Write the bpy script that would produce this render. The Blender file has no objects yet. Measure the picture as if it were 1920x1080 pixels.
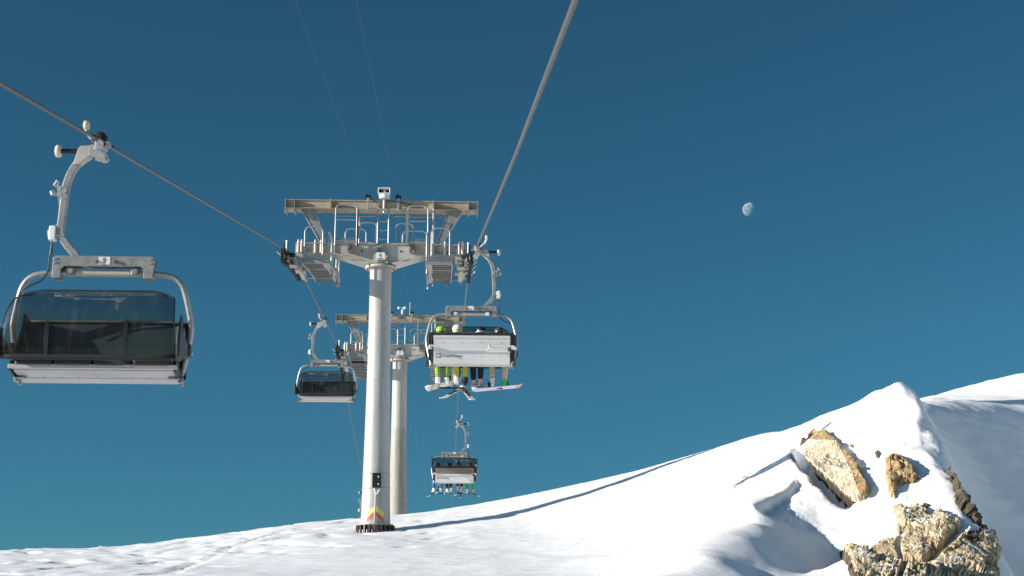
import bpy, math, random
import numpy as np
from mathutils import Vector, Matrix, noise
R = math.radians
random.seed(7)
scn = bpy.context.scene
COL = scn.collection
V = Vector

# ------------------------------------------------------------------ camera
F_PX, PITCH = 2850.0, R(13.5)
YAW = math.atan(139 / F_PX * math.cos(PITCH))
cam_d = bpy.data.cameras.new('camera'); cam = bpy.data.objects.new('camera', cam_d); COL.objects.link(cam)
cam_d.sensor_width = 36.0; cam_d.lens = F_PX / 1920 * 36.0
cam.rotation_euler = (math.pi / 2 + PITCH, 0, -YAW)
cam_d.clip_start = 0.1; cam_d.clip_end = 9000
cam_d.dof.use_dof = True; cam_d.dof.focus_distance = 44.0; cam_d.dof.aperture_fstop = 2.2
scn.camera = cam
FW = V((math.sin(YAW) * math.cos(PITCH), math.cos(YAW) * math.cos(PITCH), math.sin(PITCH)))
RT = V((math.cos(YAW), -math.sin(YAW), 0)); UP = RT.cross(FW)
def sight(x, y):                      # direction of a photo pixel (1920 x 1080)
    return FW + RT * ((x - 960) / F_PX) + UP * ((540 - y) / F_PX)
def at(x, y, Y):                      # point of that direction at world depth Y
    d = sight(x, y); return d * (Y / d.y)

# ------------------------------------------------------------------ light
SUN_AZ, SUN_EL = R(-103), R(15)        # clockwise from +Y
sd = V((math.sin(SUN_AZ) * math.cos(SUN_EL), math.cos(SUN_AZ) * math.cos(SUN_EL), math.sin(SUN_EL)))
sl = bpy.data.lights.new('sun', 'SUN'); sl.energy = 5.0; sl.angle = R(0.5); sl.color = (1.0, 0.93, 0.83)
so = bpy.data.objects.new('sun', sl); COL.objects.link(so)
so.rotation_euler = (-sd).to_track_quat('-Z', 'Y').to_euler()
w = bpy.data.worlds.new('World'); scn.world = w; w.use_nodes = True
nt = w.node_tree; bg = nt.nodes['Background']
sky = nt.nodes.new('ShaderNodeTexSky'); sky.sky_type = 'NISHITA'; sky.sun_disc = False
sky.sun_elevation = SUN_EL; sky.sun_rotation = SUN_AZ
sky.altitude = 2600; sky.air_density = 1.0; sky.dust_density = 0.0; sky.ozone_density = 2.0
# the clear mountain sky: deep teal a right angle away from the sun; pale lobes towards and opposite it boosted as added fill
def wmix(bt, fac=None):
    n = nt.nodes.new('ShaderNodeMix'); n.data_type = 'RGBA'; n.blend_type = bt; n.inputs['Factor'].default_value = 1.0
    return n
deep = wmix('MULTIPLY'); deep.inputs['B'].default_value = (0.170, 0.412, 0.430, 1)
pale = wmix('MULTIPLY'); pale.inputs['B'].default_value = (1.6, 1.38, 1.18, 1)
geo = nt.nodes.new('ShaderNodeTexCoord'); dot = nt.nodes.new('ShaderNodeVectorMath'); dot.operation = 'DOT_PRODUCT'; dot.inputs[1].default_value = sd
ab = nt.nodes.new('ShaderNodeMath'); ab.operation = 'ABSOLUTE'
mr = nt.nodes.new('ShaderNodeMapRange'); mr.interpolation_type = 'SMOOTHSTEP'; mr.inputs['From Min'].default_value = 0.50; mr.inputs['From Max'].default_value = 0.86
tint = wmix('MIX')
nt.links.new(geo.outputs['Generated'], dot.inputs[0]); nt.links.new(dot.outputs['Value'], ab.inputs[0]); nt.links.new(ab.outputs[0], mr.inputs['Value'])
nt.links.new(sky.outputs[0], deep.inputs['A']); nt.links.new(sky.outputs[0], pale.inputs['A'])
nt.links.new(mr.outputs[0], tint.inputs['Factor']); nt.links.new(deep.outputs['Result'], tint.inputs['A']); nt.links.new(pale.outputs['Result'], tint.inputs['B'])
hz = nt.nodes.new('ShaderNodeSeparateXYZ'); hr = nt.nodes.new('ShaderNodeMapRange'); hr.inputs['From Min'].default_value = 0.02; hr.inputs['From Max'].default_value = 0.20
low = wmix('MULTIPLY'); low.inputs['B'].default_value = (0.70, 0.75, 0.90, 1); fin = wmix('MIX')      # thin dry air: little brightening at the horizon
nt.links.new(geo.outputs['Generated'], hz.inputs[0]); nt.links.new(hz.outputs['Z'], hr.inputs['Value']); nt.links.new(tint.outputs['Result'], low.inputs['A'])
nt.links.new(hr.outputs[0], fin.inputs['Factor']); nt.links.new(low.outputs['Result'], fin.inputs['A']); nt.links.new(tint.outputs['Result'], fin.inputs['B'])
nt.links.new(fin.outputs['Result'], bg.inputs[0])
bg.inputs[1].default_value = 0.1
scn.view_settings.view_transform = 'Standard'; scn.view_settings.look = 'None'
scn.view_settings.gamma = 1; scn.view_settings.exposure = 0.68
scn.cycles.max_bounces = 8; scn.cycles.transparent_max_bounces = 24

# ------------------------------------------------------------------ materials
def node_mat(name):
    m = bpy.data.materials.new(name); m.use_nodes = True
    return m, m.node_tree, m.node_tree.nodes['Principled BSDF']
def mat(name, col, rough=0.5, metal=0.0, var=0.0, scale=6.0, bump=0.0, bscale=40.0, stain=None, stain_amt=0.5, stretch=(1, 1, 1)):
    m, t, p = node_mat(name); N = t.nodes; L = t.links
    p.inputs['Base Color'].default_value = (*col, 1); p.inputs['Roughness'].default_value = rough; p.inputs['Metallic'].default_value = metal
    if var or bump or stain:
        tc = N.new('ShaderNodeTexCoord'); mp = N.new('ShaderNodeMapping'); mp.inputs['Scale'].default_value = stretch
        L.new(tc.outputs['Object'], mp.inputs[0])
    if var or stain:
        nz = N.new('ShaderNodeTexNoise'); nz.inputs['Scale'].default_value = scale; nz.inputs['Detail'].default_value = 6
        nz.inputs['Roughness'].default_value = 0.65
        L.new(mp.outputs[0], nz.inputs['Vector'])
        rp = N.new('ShaderNodeValToRGB'); e = rp.color_ramp.elements
        e[0].position = 0.3; e[1].position = 0.72
        lo = tuple(c * (1 - var) for c in col); hi = tuple(min(1, c * (1 + var * 0.6)) for c in col)
        e[0].color = (*lo, 1); e[1].color = (*hi, 1)
        L.new(nz.outputs['Fac'], rp.inputs[0]); out = rp.outputs[0]
        if stain:
            n2 = N.new('ShaderNodeTexNoise'); n2.inputs['Scale'].default_value = scale * 0.45; n2.inputs['Detail'].default_value = 8
            L.new(mp.outputs[0], n2.inputs['Vector'])
            r2 = N.new('ShaderNodeMapRange'); r2.inputs['From Min'].default_value = 0.5; r2.inputs['From Max'].default_value = 0.72
            r2.inputs['To Max'].default_value = stain_amt; L.new(n2.outputs['Fac'], r2.inputs['Value'])
            mx = N.new('ShaderNodeMix'); mx.data_type = 'RGBA'; mx.inputs['B'].default_value = (*stain, 1)
            L.new(r2.outputs[0], mx.inputs['Factor']); L.new(out, mx.inputs['A']); out = mx.outputs['Result']
        L.new(out, p.inputs['Base Color'])
        rr = N.new('ShaderNodeMapRange'); rr.inputs['To Min'].default_value = rough * 0.8; rr.inputs['To Max'].default_value = min(1, rough * 1.25)
        L.new(nz.outputs['Fac'], rr.inputs['Value']); L.new(rr.outputs[0], p.inputs['Roughness'])
    if bump:
        nb = N.new('ShaderNodeTexNoise'); nb.inputs['Scale'].default_value = bscale; nb.inputs['Detail'].default_value = 5
        L.new(mp.outputs[0], nb.inputs['Vector'])
        bp = N.new('ShaderNodeBump'); bp.inputs['Strength'].default_value = bump; bp.inputs['Distance'].default_value = 0.01
        L.new(nb.outputs['Fac'], bp.inputs['Height']); L.new(bp.outputs[0], p.inputs['Normal'])
    return m
GALV = mat('galvanised_steel', (0.28, 0.285, 0.28), 0.45, 0.25, 0.32, 9, 0.15, 60, (0.30, 0.26, 0.20), 0.5)
GALV2 = mat('weathered_galvanised_steel', (0.42, 0.405, 0.36), 0.6, 0.15, 0.25, 4, 0.15, 30, (0.25, 0.21, 0.15), 0.6, stretch=(1, 1, 0.35))
COLM = mat('painted_column_steel', (0.38, 0.385, 0.38), 0.5, 0.1, 0.2, 3.0, 0.25, 14, (0.36, 0.34, 0.30), 0.55, stretch=(2, 2, 0.22))
COLM2 = mat('weathered_column_steel', (0.39, 0.39, 0.365), 0.55, 0.1, 0.2, 3.0, 0.3, 16, (0.33, 0.28, 0.19), 0.7, stretch=(2, 2, 0.25))
COLM3 = mat('streaked_lower_column_steel', (0.33, 0.32, 0.285), 0.65, 0.05, 0.3, 3.0, 0.3, 16, (0.20, 0.165, 0.11), 0.7, stretch=(2.5, 2.5, 0.25))
PIPE = mat('tube_steel', (0.40, 0.39, 0.375), 0.35, 0.4, 0.2, 12, 0.1, 80, (0.33, 0.28, 0.24), 0.5)
ALU = mat('aluminium_sheet', (0.66, 0.665, 0.66), 0.45, 0.08, 0.07, 5, 0.05, 30, (0.55, 0.54, 0.52), 0.35, stretch=(0.3, 1, 1))
SEATM = mat('scuffed_shaded_seat_panel', (0.47, 0.455, 0.455), 0.5, 0.05, 0.12, 4, 0.1, 30, (0.30, 0.28, 0.27), 0.5, stretch=(0.25, 1, 1))  # greyer than the back sheet: the underside's shade is put into the colour
BLACK = mat('black_plastic', (0.006, 0.009, 0.011), 0.45, 0, 0.3, 10)
RUBBER = mat('black_rubber', (0.010, 0.011, 0.012), 0.75, 0, 0.3, 14, 0.2, 60)
CREAM = mat('cream_nylon', (0.62, 0.55, 0.42), 0.5, 0, 0.12, 18)
WHITE = mat('white_paint', (0.74, 0.74, 0.74), 0.4, 0, 0.06, 10)
GRIPM = mat('cast_grip_metal', (0.42, 0.42, 0.42), 0.38, 0.3, 0.25, 25, 0.2, 60)
CUSH = mat('dark_seat_vinyl', (0.022, 0.028, 0.034), 0.5, 0, 0.25, 8, 0.2, 50)
BACKC = mat('slate_backrest_vinyl', (0.030, 0.085, 0.115), 0.6, 0, 0.15, 3, 0.05, 40)
GREYP = mat('print_grey', (0.17, 0.17, 0.18), 0.6)
INK = mat('print_black', (0.02, 0.02, 0.025), 0.6)
DARKM = mat('dark_steel', (0.07, 0.07, 0.07), 0.45, 0.5, 0.3, 20)
REDP = mat('faded_red_paint', (0.45, 0.15, 0.10), 0.6, 0, 0.25, 12)
REDD = mat('dark_red_primer', (0.16, 0.05, 0.04), 0.7, 0, 0.3, 12)
YEL = mat('yellow_paint', (0.70, 0.64, 0.16), 0.6, 0, 0.15, 12)
PINKW = mat('pale_pink_bolt', (0.78, 0.62, 0.56), 0.5)
BEAMM = mat('tan_weathered_beam', (0.40, 0.35, 0.27), 0.65, 0.05, 0.22, 5, 0.15, 30, (0.22, 0.17, 0.11), 0.6, stretch=(0.5, 1, 1.5))
CREAMP = mat('cream_arm_paint', (0.46, 0.455, 0.42), 0.55, 0.0, 0.14, 3, 0.15, 20, (0.33, 0.27, 0.18), 0.55, stretch=(1, 1, 0.3))
GRATE = mat('dark_grating', (0.025, 0.027, 0.03), 0.6, 0.3, 0.3, 12)
ROPE = mat('steel_rope', (0.125, 0.12, 0.115), 0.55, 0.25, 0.25, 30)
THINW = mat('thin_wire', (0.16, 0.16, 0.16), 0.6)
SKIN = mat('skin', (0.55, 0.33, 0.24), 0.6)
def bubble_mat():
    m, t, p = node_mat('tinted_bubble'); N = t.nodes; L = t.links
    out = N['Material Output']
    tr = N.new('ShaderNodeBsdfTransparent'); tr.inputs[0].default_value = (0.37, 0.34, 0.30, 1)
    gl = N.new('ShaderNodeBsdfGlossy'); gl.inputs['Color'].default_value = (1, 1, 1, 1); gl.inputs['Roughness'].default_value = 0.06
    df = N.new('ShaderNodeBsdfDiffuse'); df.inputs[0].default_value = (0.42, 0.42, 0.40, 1)
    fr = N.new('ShaderNodeFresnel'); fr.inputs[0].default_value = 1.42
    tc = N.new('ShaderNodeTexCoord'); mp = N.new('ShaderNodeMapping'); mp.inputs['Scale'].default_value = (9, 2, 2.2)
    nz = N.new('ShaderNodeTexNoise'); nz.inputs['Scale'].default_value = 1.2; nz.inputs['Detail'].default_value = 9; nz.inputs['Roughness'].default_value = 0.75
    L.new(tc.outputs['Object'], mp.inputs[0]); L.new(mp.outputs[0], nz.inputs['Vector'])
    mr = N.new('ShaderNodeMapRange'); mr.inputs['From Min'].default_value = 0.5; mr.inputs['From Max'].default_value = 0.8
    mr.inputs['To Min'].default_value = 0.02; mr.inputs['To Max'].default_value = 0.12; L.new(nz.outputs['Fac'], mr.inputs['Value'])
    m1 = N.new('ShaderNodeMixShader'); m2 = N.new('ShaderNodeMixShader')
    L.new(mr.outputs[0], m1.inputs[0]); L.new(tr.outputs[0], m1.inputs[1]); L.new(df.outputs[0], m1.inputs[2])
    fm = N.new('ShaderNodeMath'); fm.operation = 'MULTIPLY'; fm.inputs[1].default_value = 0.30; L.new(fr.outputs[0], fm.inputs[0]); L.new(fm.outputs[0], m2.inputs[0]); L.new(m1.outputs[0], m2.inputs[1]); L.new(gl.outputs[0], m2.inputs[2])
    L.new(m2.outputs[0], out.inputs[0]); N.remove(p)
    return m
BUB = bubble_mat()

# ------------------------------------------------------------------ mesh builder
class MB:
    def __init__(s): s.v = []; s.f = []; s.m = []; s.sm = []
    def add(s, vs, fs, m=0, smooth=False):
        o = len(s.v); s.v += [tuple(v) for v in vs]
        for f in fs: s.f.append(tuple(i + o for i in f)); s.m.append(m); s.sm.append(smooth)
        return s
    def box(s, c, size, m=0, rot=None):
        hx, hy, hz = (a / 2 for a in size); M = rot or Matrix.Identity(3); c = V(c)
        vs = [c + M @ V((x, y, z)) for x in (-hx, hx) for y in (-hy, hy) for z in (-hz, hz)]
        return s.add(vs, [(0, 1, 3, 2), (4, 6, 7, 5), (0, 4, 5, 1), (2, 3, 7, 6), (0, 2, 6, 4), (1, 5, 7, 3)], m)
    def hull8(s, a, b, m=0):          # two quads a (4 pts) and b (4 pts)
        return s.add(list(a) + list(b), [(3, 2, 1, 0), (4, 5, 6, 7), (0, 1, 5, 4), (1, 2, 6, 5), (2, 3, 7, 6), (3, 0, 4, 7)], m)
    def frame(s, d):
        d = V(d).normalized(); a = V((0, 0, 1)) if abs(d.z) < 0.9 else V((0, 1, 0))
        u = d.cross(a).normalized(); return d, u, u.cross(d)
    def beam(s, p, q, w, h, m=0, w2=None, h2=None):
        p, q = V(p), V(q); d, u, n = s.frame(q - p); w2 = w if w2 is None else w2; h2 = h if h2 is None else h2
        def sq(c, a, b): return [c - u * a / 2 - n * b / 2, c + u * a / 2 - n * b / 2, c + u * a / 2 + n * b / 2, c - u * a / 2 + n * b / 2]
        return s.hull8(sq(p, w, h), sq(q, w2, h2), m)
    def cyl(s, p, q, r, r2=None, m=0, n=14, cap=True, smooth=True):
        p, q = V(p), V(q); r2 = r if r2 is None else r2; d, u, w = s.frame(q - p)
        vs = []
        for c, rr in ((p, r), (q, r2)):
            for i in range(n):
                a = 2 * math.pi * i / n; vs.append(c + (u * math.cos(a) + w * math.sin(a)) * rr)
        s.add(vs, [(i, (i + 1) % n, n + (i + 1) % n, n + i) for i in range(n)], m, smooth)
        if cap: s.add(vs, [tuple(range(n))[::-1], tuple(range(n, 2 * n))], m)
        return s
    def tube(s, pts, r, m=0, n=10, closed=False, sq=None):
        pts = [V(p) for p in pts]; N = len(pts); rs = r if isinstance(r, (list, tuple)) else [r] * N
        prev = None; vs = []
        for i, p in enumerate(pts):
            a = pts[(i - 1) % N] if closed or i else pts[i]; b = pts[(i + 1) % N] if closed or i < N - 1 else pts[i]
            d = (b - a).normalized()
            if prev is None: _, u, _w = s.frame(d)
            else: u = (prev - d * prev.dot(d)).normalized()
            prev = u; wv = u.cross(d)
            if sq:
                for sx, sy in ((-1, -1), (1, -1), (1, 1), (-1, 1)): vs.append(p + u * sx * sq[0] / 2 + wv * sy * sq[1] / 2)
            else:
                for k in range(n):
                    t = 2 * math.pi * k / n; vs.append(p + (u * math.cos(t) + wv * math.sin(t)) * rs[i])
        k = 4 if sq else n; fs = []
        for i in range(N if closed else N - 1):
            j = (i + 1) % N
            for a in range(k): b = (a + 1) % k; fs.append((i * k + a, j * k + a, j * k + b, i * k + b))
        s.add(vs, fs, m, not sq)
        if not closed: s.add(vs, [tuple(range(k)), tuple(range((N - 1) * k, N * k))[::-1]], m)
        return s
    def prism(s, poly, d, m=0):       # poly: 3-D outline, d: extrusion vector
        n = len(poly); d = V(d); vs = [V(p) for p in poly] + [V(p) + d for p in poly]
        return s.add(vs, [tuple(range(n))[::-1], tuple(range(n, 2 * n))] + [(i, (i + 1) % n, n + (i + 1) % n, n + i) for i in range(n)], m)
    def lathe(s, prof, o, axis='Z', m=0, n=20, smooth=True):
        o = V(o); vs = []
        for r, h in prof:
            for i in range(n):
                a = 2 * math.pi * i / n; c, q = r * math.cos(a), r * math.sin(a)
                vs.append(o + (V((c, q, h)) if axis == 'Z' else V((h, c, q)) if axis == 'X' else V((q, h, c))))
        s.add(vs, [(j * n + i, j * n + (i + 1) % n, (j + 1) * n + (i + 1) % n, (j + 1) * n + i) for j in range(len(prof) - 1) for i in range(n)], m, smooth)
        return s
    def ball(s, c, r, m=0, n=12, k=8, sc=(1, 1, 1)):
        c = V(c); vs = []
        for j in range(k + 1):
            t = math.pi * j / k
            for i in range(n):
                a = 2 * math.pi * i / n
                vs.append(c + V((r * sc[0] * math.sin(t) * math.cos(a), r * sc[1] * math.sin(t) * math.sin(a), r * sc[2] * math.cos(t))))
        return s.add(vs, [(j * n + i, (j + 1) * n + i, (j + 1) * n + (i + 1) % n, j * n + (i + 1) % n) for j in range(k) for i in range(n)], m, True)
    def build(s, name, mats, parent=None, bevel=0):
        me = bpy.data.meshes.new(name); me.from_pydata(s.v, [], s.f)
        for mm in (mats if isinstance(mats, (list, tuple)) else [mats]): me.materials.append(mm)
        me.polygons.foreach_set('material_index', s.m); me.polygons.foreach_set('use_smooth', s.sm)
        me.validate(); me.update()
        o = bpy.data.objects.new(name, me); COL.objects.link(o)
        if parent: o.parent = parent
        if bevel:
            b = o.modifiers.new('bevel', 'BEVEL'); b.width = bevel; b.segments = 2; b.limit_method = 'ANGLE'
        return o
def thing(name, label, cat, loc=(0, 0, 0), rz=0, group=None):
    o = bpy.data.objects.new(name, None); COL.objects.link(o); o.location = loc; o.rotation_euler = (0, 0, rz); o.empty_display_size = 0.2
    return tag(o, label, cat, group)
def tag(o, label, cat, group=None, kind=None):
    o['label'] = label; o['category'] = cat
    if group: o['group'] = group
    if kind: o['kind'] = kind
    return o
def dup_tree(o, parent=None):
    c = o.copy(); COL.objects.link(c); c.parent = parent
    for ch in list(o.children): dup_tree(ch, c)
    return c
def arc(c, r, a0, a1, n, ax='xz'):
    out = []
    for i in range(n + 1):
        a = R(a0 + (a1 - a0) * i / n); p, q = r * math.cos(a), r * math.sin(a)
        out.append(V((c[0] + p, c[1], c[2] + q)) if ax == 'xz' else V((c[0], c[1] + p, c[2] + q)))
    return out
def letters(name, body, size, M, parent, m, bold=0.0):
    cu = bpy.data.curves.new(name, 'FONT'); cu.body = body; cu.size = size; cu.align_x = 'CENTER'; cu.align_y = 'CENTER'
    cu.extrude = 0.0015; cu.offset = bold
    t = bpy.data.objects.new(name + '_curve', cu); COL.objects.link(t)
    dg = bpy.context.evaluated_depsgraph_get()
    me = bpy.data.meshes.new_from_object(t.evaluated_get(dg)); me.name = name
    bpy.data.objects.remove(t); bpy.data.curves.remove(cu)
    me.transform(M); me.materials.clear(); me.materials.append(m)
    o = bpy.data.objects.new(name, me); COL.objects.link(o); o.parent = parent
    return o
def smooth_path(pts, n=6):            # Catmull-Rom
    pts = [V(p) for p in pts]; P = [pts[0] * 2 - pts[1]] + pts + [pts[-1] * 2 - pts[-2]]; out = []
    for i in range(1, len(P) - 2):
        for k in range(n):
            t = k / n; a, b, c, d = P[i - 1:i + 3]
            out.append(0.5 * ((2 * b) + (c - a) * t + (2 * a - 5 * b + 4 * c - d) * t * t + (3 * b - a - 3 * c + d) * t ** 3))
    return out + [pts[-1]]
# ------------------------------------------------------------------ chairs
CX = -0.12                       # the seat hangs a little towards the towers
PZ, PR = -2.82, 0.75             # bubble pivot height and radius
def bubble_parts(root, a0, a1, opened, PZ=PZ, PR=PR):
    """curved tinted shell between angles a0 (rim) and a1 (far edge) about the side pivots, with rounded far corners"""
    n, k = 30, 36; hw0, hw1 = 1.10, 0.985; vs = []; fs = []
    def shell(rad):
        out = []
        for i in range(n + 1):
            t = i / n; a = R(a0 + (a1 - a0) * t)
            hw = hw0 + (hw1 - hw0) * t
            c = max(0.0, (t - 0.80) / 0.20); hw -= 0.13 * (1 - math.sqrt(max(0, 1 - c * c)))
            for j in range(k + 1):
                u = -1 + 2 * j / k
                s = abs(u) ** 16; rr = rad - 0.07 * s       # ends curl inwards
                ex = 0.02 * math.sin(math.pi * t)
                out.append(V((CX + u * (hw + ex), rr * math.cos(a), PZ + rr * math.sin(a))))
        return out
    m = MB()
    vs = shell(PR)
    m.add(vs, [(i * (k + 1) + j, i * (k + 1) + j + 1, (i + 1) * (k + 1) + j + 1, (i + 1) * (k + 1) + j) for i in range(n) for j in range(k)], 0, True)
    b = m.build('bubble', BUB, root)
    e = shell(PR)
    side = [[e[i * (k + 1) + jj] for i in range(n + 1)] for jj in (0, k)]
    edge = MB(); edge.tube(side[0] + [e[n * (k + 1) + j] for j in range(1, k)] + side[1][::-1], 0.011, n=6)
    edge.build('edge_trim', DARKM if not opened else RUBBER, b)
    rim = MB(); rim.tube([e[j] + V((0, 0, 0)) for j in range(k + 1)], 0.036, n=10)
    rim.build('rim', RUBBER, b)
    for x in (-0.49, 0.49):
        r = MB(); prof = []
        for q in range(13):
            t = q / 12; a = R(a0 + (a1 - a0) * (0.01 + 0.40 * t)); d = 0.085 * (math.sin(math.pi * (0.18 + 0.82 * t))) ** 0.7 + 0.002
            prof.append((a, d))
        vs_ = []; nq = len(prof)
        for qi, (a, d) in enumerate(prof):
            wv = 0.030 * math.sin(math.pi * (0.15 + 0.85 * qi / (nq - 1))) ** 0.6 + 0.001; o_, i_ = PR + 0.02, PR + 0.02 - d
            for sx, rr in ((-1, o_), (1, o_), (0.6, i_), (-0.6, i_)): vs_.append(V((CX + x + sx * wv, rr * math.cos(a), PZ + rr * math.sin(a))))
        r.add(vs_, [(i * 4 + e, i * 4 + (e + 1) % 4, i * 4 + 4 + (e + 1) % 4, i * 4 + 4 + e) for i in range(nq - 1) for e in range(4)] + [(0, 1, 2, 3)])
        r.build('rib', BLACK, b)
    for s in (-1, 1):                # black arms that carry the shell on its pivots
        a = MB(); x = CX + s * 1.13; A0 = R(a0 + 2); A1 = R(a0 + 0.34 * (a1 - a0)); A2 = R(a0 + 0.14 * (a1 - a0))
        P0 = V((0, 0.02, PZ - 0.05)); pr = lambda ang, rr: V((0, rr * math.cos(ang), PZ + rr * math.sin(ang)))
        outl = [P0 + V((0, -0.10, 0.03)), pr(A1, PR * 0.55), pr(A1, PR * 1.0), pr(A2, PR * 1.03), pr(A0, PR * 1.05), pr(A0 - 0.12, PR * 0.9), pr(A0 - 0.2, PR * 0.5), P0 + V((0, 0.0, -0.10))]
        a.prism([p + V((x, 0, 0)) for p in outl], (s * 0.05, 0, 0))
        a.cyl((x - s * 0.03, 0.02, PZ - 0.03), (x + s * 0.07, 0.02, PZ - 0.03), 0.085, n=18)
        a.build('pivot_arm', BLACK, b, 0.012)
    return b
def make_chair(name, label, group, number=None, opened=False, footrest=False):
    t = thing(name, label, 'chairlift chair', group=group)
    # grip on the rope
    g = MB()
    g.beam((0.02, -0.16, -0.05), (0.02, 0.16, -0.05), 0.11, 0.12)
    g.cyl((0.06, -0.12, -0.13), (0.06, 0.14, -0.13), 0.085, n=16)
    g.cyl((0.10, 0, -0.08), (0.24, 0, -0.15), 0.07, 0.055)
    g.beam((-0.03, -0.07, -0.02), (-0.03, 0.07, -0.02), 0.05, 0.14)
    g.cyl((-0.02, 0.20, -0.22), (-0.02, 0.26, -0.22), 0.065); g.cyl((0.02, -0.24, -0.19), (0.02, -0.18, -0.19), 0.06)
    g.beam((0.0, -0.1, -0.12), (0.03, 0.2, -0.24), 0.05, 0.06); g.beam((0.02, 0.05, -0.12), (0.02, -0.2, -0.19), 0.05, 0.05)
    g.cyl((0.0, 0.17, -0.02), (0.0, 0.42, 0.005), 0.05, 0.03); g.cyl((0.0, -0.17, -0.02), (0.0, -0.42, 0.005), 0.05, 0.03)
    for y in (-0.1, 0.1): g.cyl((-0.08, y, 0.0), (0.12, y, 0.0), 0.022)
    gr = g.build('grip', GRIPM, t, 0.008)
    d = MB(); d.lathe([(0.001, 0.05), (0.08, 0.05), (0.11, 0.025), (0.11, -0.025), (0.08, -0.05), (0.001, -0.05)], (0.03, 0.08, 0.03), 'Y', n=24); d.build('running_wheel', RUBBER, gr)
    d = MB(); d.cyl((0.0, 0.40, 0.0), (0.0, 0.62, 0.012), 0.036, 0.028); d.cyl((0.0, -0.40, 0.0), (0.0, -0.62, 0.012), 0.036, 0.028); d.build('rope_tongue', BLACK, gr)
    d = MB(); d.tube(smooth_path([(0.05, -0.08, -0.02), (0.12, -0.10, 0.03), (0.22, -0.12, 0.12), (0.26, -0.14, 0.22)]), 0.028, n=8); lv = d.build('opening_lever', GRIPM, gr)
    d = MB(); d.lathe([(0.001, -0.03), (0.05, -0.03), (0.065, -0.02), (0.065, 0.03), (0.05, 0.04), (0.001, 0.04)], (0.25, -0.14, 0.25), 'X', n=16); d.build('lever_roller', CREAM, lv)
    # hanger
    h = MB()
    h.tube(smooth_path([(0.19, 0, -0.13), (0.285, 0, -0.25), (0.385, 0, -0.42), (0.44, 0, -0.60), (0.455, 0, -0.80), (0.47, 0, -1.10), (0.475, 0, -1.24), (0.45, 0, -1.33), (0.37, 0, -1.45), (0.27, 0, -1.56), (0.235, 0, -1.62)], 5), 0.05, sq=(0.085, 0.10))
    hg = h.build('hanger_arm', GALV, t, 0.012)
    k = MB(); k.prism([(0.13, -0.075, -0.20), (0.13, -0.075, -0.06), (0.28, -0.075, -0.07), (0.31, -0.075, -0.12), (0.36, -0.075, -0.33), (0.29, -0.075, -0.33)], (0, 0.15, 0)); k.build('head_bracket', GALV2, hg, 0.008)
    k = MB(); k.cyl((0.27, 0, -0.13), (0.56, 0, -0.13), 0.036, n=12); gs = k.build('guide_shaft', BLACK, t)
    k = MB(); k.lathe([(0.001, 0.0), (0.06, 0.0), (0.082, 0.008), (0.082, 0.065), (0.06, 0.075), (0.001, 0.075)], (0.545, 0, -0.13), 'X', n=22); k.build('guide_roller', CREAM, gs)
    k = MB(); k.box((0.52, 0, -0.70), (0.05, 0.09, 0.14)); k.cyl((0.50, 0, -0.73), (0.63, 0, -0.73), 0.022); k.cyl((0.61, 0, -0.74), (0.63, 0, -0.69), 0.034); k.beam((0.56, 0, -0.58), (0.50, 0, -0.92), 0.03, 0.05); k.cyl((0.56, 0, -0.55), (0.6, 0, -0.62), 0.03); k.cyl((0.45, -0.07, -0.7), (0.45, 0.07, -0.7), 0.03)
    k.build('latch_lever', GRIPM, hg)
    for z in (-0.82, -1.20, -1.34):
        k = MB(); k.tube([(0.415 + (0.02 if z < -1.1 else 0) - (0.04 if z < -1.3 else 0), -0.06, z), (0.53, -0.06, z + 0.03), (0.53, 0.06, z + 0.03), (0.415, 0.06, z)], 0.006, n=5); k.build('cable_tie', THINW, hg)
    k = MB(); k.box((0.575, 0, -1.28), (0.09, 0.12, 0.20)); k.cyl((0.56, 0, -1.28), (0.64, 0, -1.28), 0.05); k.build('sensor_housing', WHITE, hg, 0.015)
    k = MB(); k.tube(smooth_path([(0.58, 0, -1.38), (0.59, 0, -1.5), (0.60, 0.0, -1.62), (0.60, 0.03, -1.80), (0.68, 0.05, -1.94), (0.85, 0.04, -2.02), (0.96, 0.0, -2.12), (1.0, -0.02, -2.35)], 5), 0.011, n=6)
    k.cyl((0.58, 0, -1.44), (0.585, 0, -1.56), 0.017); k.build('control_cable', BLACK, hg)
    # suspension bracket
    p = MB(); y0 = -0.075
    outl = [(-0.65, -1.60), (0.62, -1.60), (0.65, -1.63), (0.65, -1.90), (0.54, -1.90), (0.54, -1.78), (0.50, -1.74), (-0.50, -1.74), (-0.54, -1.78), (-0.54, -1.90), (-0.66, -1.90), (-0.68, -1.64)]
    for yy in (-0.085, 0.065): p.prism([(CX + x, yy, z) for x, z in outl], (0, 0.02, 0))
    p.box((CX, 0, -1.605), (1.24, 0.13, 0.012)); p.box((CX - 0.655, 0, -1.76), (0.012, 0.13, 0.26)); p.box((CX + 0.643, 0, -1.76), (0.012, 0.13, 0.26))
    for s in (-1, 1):
        for yy in (-0.1, 0.1): p.cyl((CX + s * 0.12 - 0.02, yy * 0.8, -1.67), (CX + s * 0.12 - 0.02, yy * 1.2, -1.67), 0.026, n=6)
        for zz in (-1.64, -1.70): p.box((CX + s * 0.62, 0, zz), (0.05, 0.19, 0.022))
    br = p.build('suspension_bracket', GALV, t, 0.004)
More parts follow.
